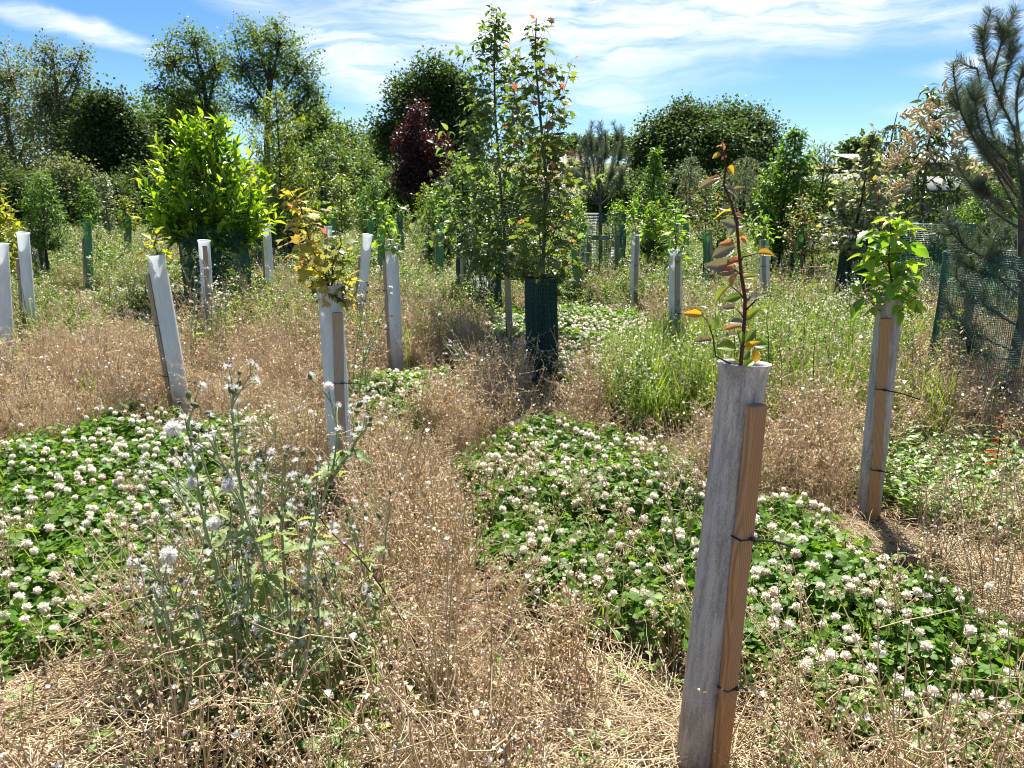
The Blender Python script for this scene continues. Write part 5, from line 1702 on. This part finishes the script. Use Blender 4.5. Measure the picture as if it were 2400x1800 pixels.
def sample(y0, y1, dens, g, clear=0.0):
    x1 = .70 * (y1 + .4) + .5
    n = int((y1 - y0) * 2 * x1 * dens)
    x, y = g.uniform(-x1, x1, n), g.uniform(y0, y1, n)
    keep = np.abs(x) < .70 * (y * .97 + .4) + .45
    x, y = x[keep], y[keep]
    for (b, t) in SHELTERS:
        m = (x - b.x) ** 2 + (y - b.y) ** 2 > .085 ** 2
        if clear and b.y < 14:
            m &= ~((np.abs(x - b.x * y / b.y) < .15) & (y < b.y) & (y > b.y - clear * (.6 + .06 * b.y)) & ((g.random(len(x)) < .88) | (y > b.y - .35)))
        x, y = x[m], y[m]
    return x, y


gS = np.random.default_rng(21)


def rots(n, tilt=.12):
    return np.column_stack([gS.normal(0, tilt, n), gS.normal(0, tilt, n), gS.uniform(0, 6.28, n)])


def gather(bands, fn, clear=0.0):
    X, Y, SC = [], [], []
    for (y0, y1, dn, sc) in bands:
        x, y = sample(y0, y1, dn, gS, clear)
        p = np.clip(fn(x, y), 0, 1)
        m = gS.random(len(x)) < p
        X.append(x[m])
        Y.append(y[m])
        SC.append(sc * gS.uniform(.75, 1.25, m.sum()))
    x, y, s = np.concatenate(X), np.concatenate(Y), np.concatenate(SC)
    return np.column_stack([x, y, np.full(len(x), -.012)]), rots(len(x)), s * (1 + .3 * vn(x, y, 2.2, 3))


def sm(v, a, b):
    t = np.clip((v - a) / (b - a), 0, 1)
    return t * t * (3 - 2 * t)


def f_clover(x, y):
    return sm(mask(CLOVER, x, y, .3), -.05, .2)


def f_straw(x, y):
    return sm(mask(STRAW, x, y, 1.1), -.1, .15)


def f_tall(x, y):
    return sm(mask(TALL, x, y, 2.2), -.15, .2) * (1 - .7 * f_clover(x, y))


def f_broad(x, y):
    return sm(mask(BROAD, x, y, .9), -.05, .15)


def f_dry(x, y):
    k = (1 - f_clover(x, y) * np.where(y > 6, 1.0, .93)) * (1 - f_straw(x, y) * .9) * (1 - .75 * f_tall(x, y)) * (1 - .92 * f_broad(x, y))
    far = sm(y, 8.0, 13)
    return k * (1 - far * (.55 + .4 * (vn(x, y, .5, 4) > 0))) * np.clip(.62 + .7 * vn(x, y, 1.3, 7) + .6 * vn(x, y, 4.0, 2), .08, 1)


def f_green(x, y):
    far = sm(y, 7.0, 12)
    return (1 - f_clover(x, y)) * (far * (.8 + .3 * vn(x, y, .6, 3)) + (1 - far) * .10 * (vn(x, y, 1.1, 5) > .35))


DRY = [dry_clump(s, 9 + s % 6, .24 + .085 * (s % 4), .05 + .02 * (s % 3), lean=.12 + .14 * (s % 3), pods=5) for s in range(16)]
scatter('dry_weeds', 'tan dried weeds with tiny seed pods covering the open ground', 'dry weeds', DRY, *gather([(1.25, 4.2, 92, 1), (4.2, 8, 74, 1.05), (8, 14, 46, 1.2), (14, 34, 16, 1.5)], f_dry, .95), seed=1)
STR = [straw_patch(s) for s in range(6)]
scatter('flattened_straw', 'pale flattened straw lying on bare ground', 'straw', STR, *gather([(1.2, 6.0, 100, 1)], lambda x, y: (.22 + .8 * f_straw(x, y)) * (1 - .8 * f_clover(x, y))), seed=2)
CLV = [clover_tuft(s) for s in range(8)]
scatter('clover_leaves', 'green three-part clover leaves in low patches', 'clover', CLV, *gather([(1.3, 5.8, 190, 1), (5.8, 15, 95, 1.2)], f_clover, .35), seed=3)
TW = [tall_weed(s, 4, .55, mats=[L['tall'], m_stem_red if s % 3 == 0 else m_stem_green, L['petal'] if s % 3 else L['tall']], tops=s % 2 == 0) for s in range(6)]
scatter('tall_weeds', 'upright narrow-leaved green weeds standing in thickets', 'weeds', TW, *gather([(4.2, 9, 60, 1), (9, 16, 24, 1.1)], lambda x, y: f_tall(x, y), .9), seed=4)
scatter('meadow_weeds', 'mixed tall weeds across the plot between the tubes', 'weeds', TW, *gather([(7, 14, 24, 1.0), (14, 40, 11, 1.25)], lambda x, y: f_green(x, y) * .8, .9), seed=5)
BW = [bushy_weed(s, .36, [L['weed'], m_stem_green, L['fluff'] if s % 3 == 0 else L['pod'] if s % 3 == 1 else L['weed']]) for s in range(6)]
scatter('bushy_weeds', 'pale green branching weeds with whitish seed tops', 'weeds', BW, *gather([(2.5, 7, 30, .8), (7, 14, 34, 1.25), (14, 40, 12, 1.7)], f_green, .9), seed=6)
GT = [grass_tuft(s) for s in range(5)]
scatter('grass_tufts', 'tufts of green grass among the weeds', 'grass', GT, *gather([(4.6, 9, 95, 1.3), (9, 20, 14, 1.1)], lambda x, y: np.maximum(.9 * f_tall(x, y), .3 * f_green(x, y))), seed=7)
scatter('clover_grass', 'thin grass blades growing through the clover', 'grass', [grass_tuft(20 + s, 9, .20) for s in range(4)], *gather([(1.4, 6, 30, 1)], f_clover), seed=8)
BL = [broad_low(s) for s in range(5)]
scatter('low_leaves', 'low broad-leaved greenery beside the lime-leaved sapling', 'ground cover', BL, *gather([(3.2, 7, 170, 1)], f_broad), seed=9)
scatter('low_leaf_specks', 'scattered small green leaves under the dried weeds', 'ground cover', BL, *gather([(1.4, 8, 26, .7)], lambda x, y: (.6 + .5 * vn(x, y, 1.7, 9)) * (1 - .6 * f_clover(x, y))), seed=10)


# white clover flowers
def flower_meshes(seed, faded):
    g = np.random.default_rng(seed)
    n = 72
    k = np.arange(n)
    th = np.arccos(1 - 1.72 * (k + .5) / n)
    ph = k * 2.39996
    d = np.stack([np.sin(th) * np.cos(ph), np.sin(th) * np.sin(ph), np.cos(th)], -1)
    ln = .0170 * g.uniform(.85, 1.12, n)
    dd = d + g.normal(0, .14, d.shape)
    dd[:, 2] -= np.where(d[:, 2] < -.05, .55, 0)
    mb = MB()
    tp = (np.array([(0, 0, 0), (-.19, .55, .04), (.19, .55, .04), (-.15, .92, .10), (.15, .92, .10), (0, 1.02, .02)], float), [np.array([(0, 2, 1), (3, 4, 5)]), np.array([(1, 2, 4, 3)])])
    low = d[:, 2] < (-.42 if not faded else .35)
    add_leaves(mb, tp, d * .002, dd, g.normal(size=d.shape), ln, low.astype(int))
    return mb.mesh('clover_flower', [L['petal'], L['fadedpetal']])


FL = [flower_meshes(s, s == 4) for s in range(5)]
mbs = MB()
mbs.add(*tube(np.array([(0, 0, 0), (.006, .003, -.35), (.004, .008, -.7), (0, .004, -1)]), .0011, 4, False))
STALK = mbs.mesh('stalk', m_stem_green)


def poisson(n, y0, y1, fn, md, g):
    x, y = sample(y0, y1, n, g)
    m = g.random(len(x)) < np.clip(fn(x, y), 0, 1)
    x, y = x[m], y[m]
    out = []
    for a, b in zip(x, y):
        if all((a - c) ** 2 + (b - e) ** 2 > md * md for c, e in out[-400:]):
            out.append((a, b))
    return np.array(out)


gF = np.random.default_rng(31)
fl_near = poisson(230, 1.5, 6.0, lambda x, y: f_clover(x, y) * (mask(CLOVER, x, y, .3) > .08) * (.6 + .6 * vn(x, y, 2.0, 1)), .04, gF)
fl_near = fl_near[np.argsort(fl_near[:, 1] + .2 * np.abs(fl_near[:, 0]))]
PATCH = [(1.3, 2.6, 'beside the big mottled grey tube'), (.5, 4.0, 'in front of the narrow dark netting sleeve'), (-2.3, 4.1, 'behind the tall sow thistles')]
n_ind = min(300, len(fl_near))
idx = np.linspace(0, len(fl_near) - 1, n_ind).astype(int) if len(fl_near) > 900 else np.arange(n_ind)
for i in idx:
    x, y = fl_near[i]
    pk = min(PATCH, key=lambda q: (q[0] - x) ** 2 + (q[1] - y) ** 2)
    h = gF.uniform(.15, .24)
    o = obj('clover_flower', FL[gF.integers(0, 5) if gF.random() < .6 else gF.integers(0, 4)], None, (x, y, h), 'round white clover flower in the patch ' + pk[2], 'clover flower', 'clover flowers ' + pk[2])
    o.rotation_euler = (gF.normal(0, .25), gF.normal(0, .25), gF.uniform(0, 6.28))
    s = gF.uniform(.55, 1.02)
    o.scale = (s, s, s)
    st = obj('stalk', STALK, o)
    st.scale = (1, 1, h / s)
rest = np.delete(np.arange(len(fl_near)), idx)
fl_far = poisson(170, 6.0, 14, lambda x, y: f_clover(x, y) * .9, .05, gF)
allf = np.concatenate([fl_near[rest], fl_far]) if len(rest) else fl_far
scatter('clover_blossom', 'mass of small white clover blossom farther across the plot', 'clover', FL, np.column_stack([allf, gF.uniform(.13, .2, len(allf))]), rots(len(allf), .25), gF.uniform(.8, 1.2, len(allf)), seed=12)


# ------------------------------------------------------------------ sow thistles gone to seed
gT = np.random.default_rng(41)
JAG = []
for s in range(6):
    q = MB()
    q.add(*leaf_jagged(gT, 6 + s % 3, .15 + .02 * (s % 3), .3 + .15 * (s % 3)))
    JAG.append(q.mesh('leaf', L['thistle']))


def puff_mesh(r, n, full, seed):
    g = np.random.default_rng(seed)
    d = nrm(g.normal(size=(n, 3)))
    if not full:
        d[:, 2] = np.abs(d[:, 2]) * .8
        d = nrm(d + np.array([0, 0, .25]))
    mb = MB()
    tp = (np.array([(-.012, 0, 0), (.012, 0, 0), (-.045, .9, 0), (.045, .9, 0), (0, 1.05, 0)], float), [np.array([(2, 3, 4)]), np.array([(0, 1, 3, 2)])])
    add_leaves(mb, tp, d * r * .1, d + g.normal(0, .12 if full else .35, d.shape), g.normal(size=d.shape), r * g.uniform(.75 if full else .35, 1.1, n))
    m2 = MB()
    add_leaves(mb, OCTA, np.array([[0, 0, -r * .35]]), np.array([[0, 0, 1.]]), np.array([[1., 0, 0]]), r * .55, 1)
    return mb.mesh('seed_head', [L['fluff'], L['budgreen']])


PUFF = [puff_mesh(.022, 420, True, 1), puff_mesh(.020, 380, True, 2)]
TUFT = [puff_mesh(.013, 80, False, s) for s in (3, 4, 5)]
mbb = MB()
mbb.add(*tube(np.array([(0, 0, -.004), (0, 0, .002), (0, 0, .008), (0, 0, .014), (0, 0, .018)]), [.002, .0065, .0068, .004, .002], 8))
BUD = mbb.mesh('bud', L['budgreen'])


def thistle(label, base, stems, seed, rs=.0065, nleaf=16, nhead=10, leaf_s=.11, puffs=(), group='sow thistles gone to seed', name='sow_thistle', bark=None):
    g = np.random.default_rng(seed + 4000)
    base = np.array(base, float)
    root = thing(name, label, 'sow thistle', base, group)
    curves = []
    for s in stems:
        P = np.array([np.array(p, float) for p in s])
        t = np.linspace(0, 1, len(P))
        tt = np.linspace(0, 1, max(8, 3 * len(P)))
        C = np.stack([np.interp(tt, t, P[:, k]) for k in range(3)], -1)
        for _ in range(2):
            C[1:-1] = (C[:-2] + 2 * C[1:-1] + C[2:]) / 4
        C[1:-1] += g.normal(0, .002, C[1:-1].shape)
        curves.append(C)
        mb = MB()
        mb.add(*tube(C - base, np.linspace(rs, rs * .4, len(C)), 7))
        tips = [C[-1]]
        for q in range(nhead // len(stems) + 1):
            i = int(g.uniform(.5, .97) * (len(C) - 1))
            tan = nrm(C[i + 1] - C[i])
            e = C[i] + nrm(tan + g.normal(0, .5, 3) * np.array([1, 1, .4]) + np.array([0, 0, .3])) * g.uniform(.05, .15)
            B = bez(C[i], (C[i] + e) / 2 + tan * .02, e, 5)
            mb.add(*tube(B - base, np.linspace(rs * .42, rs * .22, 5), 5))
            tips.append(e)
            if g.random() < .6:
                e2 = B[3] + nrm(tan + g.normal(0, .7, 3)) * g.uniform(.02, .05)
                mb.add(*tube(np.array([B[3], (B[3] + e2) / 2, e2]) - base, rs * .22, 4))
                tips.append(e2)
        obj('stem', mb.mesh('stem', bark or m_stem_thistle), root)
        for e in tips:
            r = g.random()
            me, nm = (BUD, 'bud') if r < .45 else (TUFT[g.integers(0, 3)], 'seed_head')
            o = obj(nm, me, root, e - base)
            o.rotation_euler = (g.normal(0, .6), g.normal(0, .6), g.uniform(0, 6))
            s_ = g.uniform(.8, 1.3)
            o.scale = (s_, s_, s_)
    for q in range(int(nleaf * 1.5)):
        C = curves[g.integers(0, len(curves))]
        i = int(g.uniform(.03, .72) * (len(C) - 1))
        a = g.uniform(0, 6.28)
        d = np.array([math.cos(a), math.sin(a), g.uniform(-.1, .7)])
        o = obj('leaf', JAG[g.integers(0, 6)], root)
        o.matrix_local = frame_matrix(C[i] - base, d, np.array([0, 0, 1.]) + g.normal(0, .3, 3), leaf_s * .78 * g.uniform(.45, 1.3) * (1.2 - .7 * i / len(C)))
    for (u, v, y, sc) in puffs:
        p = np.array(at(u, v, y))
        D = [(np.linalg.norm(C - p - np.array([0, 0, -.08]), axis=1).min(), np.linalg.norm(C - p - np.array([0, 0, -.08]), axis=1).argmin(), C) for C in curves]
        D.sort(key=lambda q: q[0])
        c0 = D[0][2][D[0][1]]
        mb = MB()
        mb.add(*tube(bez(c0, (c0 + p) / 2 + np.array([0, 0, -.02]), p, 6) - base, np.linspace(.0022, .0014, 6), 5))
        obj('stem', mb.mesh('stem', m_stem_thistle), root)
        o = obj('seed_head', PUFF[g.integers(0, 2)], root, p - base)
        o.scale = (sc, sc, sc)
    return root


def GP(u, y):
    return np.array([gx(u, y), y, 0.0])


yt = 2.25
thistle('tall sow thistle whose main stem leans past the leaning pale tube', GP(690, 2.3),
        [[GP(690, 2.3), at(672, 1524, 2.28), at(645, 1404, 2.26), at(591, 1252, 2.24), at(542, 1117, 2.24), at(472, 998, 2.24)],
         [GP(600, 2.35), at(547, 1496, 2.3), at(520, 1361, 2.28), at(477, 1225, 2.26), at(444, 1030, 2.26), at(434, 981, 2.26)],
         [at(600, 1275, 2.25), at(570, 1190, 2.28), at(552, 1060, 2.3), at(542, 954, 2.3), at(556, 905, 2.3)]], 1, .0066, 20, 26, .12,
        [(406, 1002, 2.25, 1.25), (534, 1136, 2.2, .9), (451, 1130, 2.25, .95), (500, 1227, 2.2, .9)])
thistle('spreading sow thistle with low arching stems and a fluffy seed clock', GP(575, 2.22),
        [[GP(586, 2.22), at(580, 1560, 2.2), at(577, 1440, 2.2), at(560, 1330, 2.2)], [GP(500, 2.3), at(439, 1469, 2.25), at(401, 1377, 2.22), at(335, 1330, 2.2)],
         [GP(600, 2.3), at(558, 1523, 2.26), at(461, 1453, 2.2), at(380, 1385, 2.16), at(350, 1300, 2.16)]], 2, .006, 22, 22, .13, [(395, 1300, 2.16, 1.15), (312, 1318, 2.2, .8)])
thistle('sow thistle stretching across the pale blue-grey tube', GP(735, 2.35),
        [[GP(735, 2.35), at(716, 1430, 2.35), at(727, 1236, 2.35), at(775, 1128, 2.35), at(796, 1010, 2.35), at(770, 916, 2.35)], [GP(690, 2.4), at(661, 1301, 2.38), at(659, 1139, 2.36), at(672, 1050, 2.36)],
         [at(775, 1125, 2.35), at(820, 1060, 2.35), at(868, 985, 2.35)]], 3, .0062, 20, 20, .12, [(770, 905, 2.35, .8)])
thistle('upright sow thistle thick with grey-green jagged leaves', GP(770, 2.2),
        [[GP(775, 2.2), at(765, 1600, 2.2), at(750, 1480, 2.2), at(740, 1360, 2.2)], [GP(640, 2.4), at(628, 1400, 2.4), at(618, 1323, 2.4), at(612, 1160, 2.4), at(600, 1090, 2.4)],
         [GP(700, 2.1), at(700, 1600, 2.1), at(690, 1500, 2.1), at(670, 1400, 2.1)]], 4, .0062, 34, 18, .13)
thistle('leafy sow thistle clump at the foot of the tall ones', GP(650, 2.05),
        [[GP(650, 2.05), at(650, 1640, 2.05), at(655, 1540, 2.05)], [GP(600, 2.05), at(590, 1640, 2.05), at(575, 1560, 2.05)], [GP(720, 2.12), at(725, 1620, 2.1), at(735, 1530, 2.1)]], 5, .005, 34, 9, .13)
thistle('fallen sow thistle stem lying aslant over the clover', GP(116, 2.95) + np.array([0, 0, .22]),
        [[at(116, 1437, 2.75), at(200, 1355, 2.8), at(271, 1290, 2.85), at(350, 1235, 2.9), at(423, 1182, 2.95)]], 6, .0062, 4, 4, .06)


def auto_thistle(label, u, y, h, n, seed, leafn=10, heads=18, spread=.25):
    g = np.random.default_rng(seed + 7000)
    b = GP(u, y)
    st = []
    for i in range(n):
        b0 = b + np.array([g.normal(0, .05), g.normal(0, .05), 0])
        e = b0 + np.array([g.normal(0, spread), g.normal(0, spread * .6), h * g.uniform(.7, 1.1)])
        st.append(list(bez(b0, b0 + np.array([0, 0, h * .55]), e, 5)))
    thistle(label, b, st, seed, .0052, leafn, heads, .11)


auto_thistle('bushy jagged-leaved sow thistle filling the clump beside the fallen stem', 500, 2.55, .55, 5, 17, 44, 16, .12)
auto_thistle('bushy sow thistle low in front of the pale blue-grey tube', 720, 2.75, .62, 5, 18, 40, 18, .12)
auto_thistle('low sow thistle full of jagged leaves near pink willowherb', 800, 2.35, .42, 5, 19, 44, 10, .10)
auto_thistle('thick grey-green sow thistle in the heart of the clump', 620, 2.35, .62, 6, 20, 54, 18, .12)
auto_thistle('small sow thistle with drying leaves beside the straw', 430, 2.3, .42, 4, 21, 30, 12, .10)
auto_thistle('leafy sow thistle rising between tall ones and the clover', 560, 2.75, .85, 5, 22, 40, 22, .16)
auto_thistle('leafy sow thistle at the outer edge by the pale blue-grey tube', 850, 2.6, .55, 4, 23, 36, 12, .13)
auto_thistle('sow thistle with drooping jagged leaves below the seed clock', 480, 2.15, .5, 5, 24, 40, 12, .13)
auto_thistle('cottony sow thistle between the coppery sapling and the tall pale tube', 850, 5.7, .88, 5, 11, 12, 26, .15)
auto_thistle('cottony sow thistle before the laurel netting and leaning tube', 520, 7.3, 1.0, 5, 12, 14, 30, .22)
auto_thistle('grey branching thistle stems before the laurel netting', 445, 6.8, .95, 4, 13, 14, 18, .2)
auto_thistle('cottony thistle below the wide dark netting sleeve', 1985, 8.2, .8, 5, 14, 10, 28, .2)
auto_thistle('dark bare-branched thistle beside the narrow dark netting sleeve', 1115, 6.2, .62, 6, 15, 8, 16, .22)
auto_thistle('thistle with white tufts among weeds beyond the lime-leaved sapling', 1925, 7.0, .62, 4, 16, 12, 18, .15)


# rosebay-like willowherb with red stems and small pink flowers
def willowherb(label, pts, seed, ls=.06, step=.022, flowers=0, bark=m_stem_red, mats=('tall',), lt=.15):
    g = np.random.default_rng(seed + 6000)
    P = np.array([np.array(p, float) for p in pts])
    t = np.linspace(0, 1, len(P))
    tt = np.linspace(0, 1, 14)
    C = np.stack([np.interp(tt, t, P[:, k]) for k in range(3)], -1)
    C[1:-1] = (C[:-2] + 2 * C[1:-1] + C[2:]) / 4
    base = C[0].copy()
    root = thing('willowherb', label, 'willowherb', base, 'willowherb stems')
    mb = MB()
    mb.add(*tube(C - base, np.linspace(.0042, .0015, 14), 6))
    obj('stem', mb.mesh('stem', bark), root)
    Q, f = resample(C, step)
    me = []
    for m in mats:
        for w_ in (.13, .16):
            q = MB()
            q.add(*leaf_ovate(w_, .3, .08, .35))
            me.append(q.mesh('leaf', L[m]))
    for i, (p, ff) in enumerate(zip(Q, f)):
        if ff < lt:
            continue
        a = i * 1.6 + g.uniform(-.3, .3)
        for s in (0, math.pi):
            d = np.array([math.cos(a + s), math.sin(a + s), g.uniform(.1, .7)])
            o = obj('leaf', me[g.integers(0, len(me))], root)
            o.matrix_local = frame_matrix(p - base, d, np.array([0, 0, 1.]) + g.normal(0, .25, 3), ls * g.uniform(.6, 1.15) * (1.15 - .55 * ff))
    pm = MB()
    aa = np.arange(4) * math.pi / 2
    add_leaves(pm, leaf_ovate(.42, -.1, .05, .6), np.zeros((4, 3)), np.stack([np.cos(aa), np.sin(aa), np.full(4, .35)], -1), np.tile([0, 0, 1.], (4, 1)), .011)
    FM = pm.mesh('flower', L['pink'])
    for k in range(flowers):
        p = C[-1 - k % 5] + g.normal(0, .022, 3)
        o = obj('flower', FM, root, p - base)
        o.rotation_euler = (g.normal(.6, .5), g.normal(0, .5), g.uniform(0, 6))
    return root


willowherb('red-stemmed willowherb leaning over with small pink flowers', [GP(1030, 2.35), at(1009, 1564, 2.35), at(920, 1414, 2.35), at(850, 1312, 2.35), at(770, 1245, 2.36), at(735, 1190, 2.36)], 1, .06, .05, 9)
willowherb('upright willowherb with dark red stem and paired green leaves', [GP(898, 2.02), at(893, 1730, 2.02), at(883, 1646, 2.02), at(879, 1503, 2.02)], 2, .07, .028, 0)
willowherb('low willowherb stem sprawling under the upright one', [GP(1000, 1.9), at(985, 1790, 1.9), at(903, 1743, 1.9), at(820, 1712, 1.92), at(742, 1690, 1.94)], 3, .055, .035, 0)
willowherb('short willowherb with pink flowers against the tan weeds', [GP(800, 2.55), at(795, 1470, 2.55), at(770, 1370, 2.55), at(752, 1300, 2.55)], 4, .05, .03, 6)
willowherb('grey-green willowherb shoot beside the big mottled grey tube', [GP(1800, 1.98), at(1808, 1720, 1.98), at(1818, 1640, 1.98), at(1822, 1570, 1.98)], 5, .05, .022, 0, m_stem_green, ('thistle',))
willowherb('willowherb shoot with red leaves by the large pine netting', [GP(2330, 4.3), at(2335, 1090, 4.3), at(2345, 1020, 4.3), at(2350, 975, 4.3)], 6, .09, .04, 0, m_stem_red, ('tall', 'red'))
willowherb('tall yellow-green willowherb before the pine netting', [GP(2310, 5.2), at(2318, 1000, 5.2), at(2330, 930, 5.2), at(2345, 860, 5.2)], 7, .08, .035, 0, m_stem_green, ('tall', 'lime'))
for i, (u, y, vt) in enumerate([(1720, 5.6, 700), (1765, 5.4, 760), (1800, 5.9, 690), (1850, 5.6, 760), (1905, 5.3, 760), (1940, 5.6, 780), (1680, 6.0, 720), (1880, 6.2, 740), (1985, 5.4, 840), (1830, 5.2, 790)]):
    willowherb('tall red-stemmed willowherb in the thicket between the two grey tubes', [GP(u, y), at(u + 2, vt * .45 + 480, y), at(u + 6 * math.sin(i * 2), vt * .75 + 230, y), at(u + 8 * math.sin(i), vt, y)], 20 + i, .075, .034, 2 if i % 3 == 0 else 0, mats=('tall', 'weed'), lt=.1)
willowherb('thin green weed spike rising alone from the clover behind leaning tube', [GP(258, 9.0), at(257, 690, 9), at(255, 640, 9), at(258, 575, 9)], 40, .06, .05, 0, m_stem_green)


# broad-leaved docks and dandelion rosettes close by
def rosette(label, u, y, n, ls, seed, tplw=.26, mat='dock', name='dock_plant', cat='dock plant', up=.5, jag=False):
    g = np.random.default_rng(seed + 8000)
    b = GP(u, y)
    root = thing(name, label, cat, b)
    me = []
    for k in range(2):
        q = MB()
        if jag:
            q.add(*leaf_jagged(g, 6, .13, .5))
        else:
            q.add(*leaf_veined(tplw, 10, 4, .35 + .2 * k, .01))
        me.append(q.mesh('leaf', L[mat]))
    for i in range(n):
        a = i * 2.4 + g.uniform(-.4, .4)
        o = obj('leaf', me[i % 2], root)
        o.matrix_local = frame_matrix(np.array([math.cos(a), math.sin(a), 0]) * .01 + np.array([0, 0, .02]), np.array([math.cos(a), math.sin(a), up * g.uniform(.6, 1.6)]), np.array([0, 0, 1.]) + g.normal(0, .15, 3), ls * g.uniform(.7, 1.2))


rosette('pale broad dock leaves at the foot of the upright willowherb', 790, 1.98, 7, .13, 1)
rosette('dandelion rosette in clover beside the big mottled grey tube', 1985, 2.15, 8, .17, 2, mat='dock', name='dandelion', cat='dandelion', up=.8, jag=True)
rosette('dandelion rosette at the clover edge below the straw', 2230, 2.05, 8, .18, 3, mat='dock', name='dandelion', cat='dandelion', up=.7, jag=True)
rosette('pale round-leaved mallow on the straw below the lime-leaved sapling', 2050, 3.0, 6, .08, 4, .42, 'dock', 'mallow_plant', 'mallow')
rosette('broad green dock behind the pale blue-grey tube', 880, 5.3, 12, .22, 5, .22, 'lime')
rosette('broad green dock beside the tall pale tube base', 980, 6.2, 10, .2, 6, .22, 'lime')
rosette('pale green leafy rosette at the bottom of the sow thistles', 835, 2.15, 8, .11, 7, .2, 'lime')
rosette('jagged green rosette beneath clover near big grey tube foot', 1900, 1.95, 8, .13, 8, mat='thistle', name='dandelion', cat='dandelion', up=.6, jag=True)
print('objects', len(bpy.data.objects), 'tris', sum(len(m.loops) for m in bpy.data.meshes) - 2 * sum(len(m.polygons) for m in bpy.data.meshes))
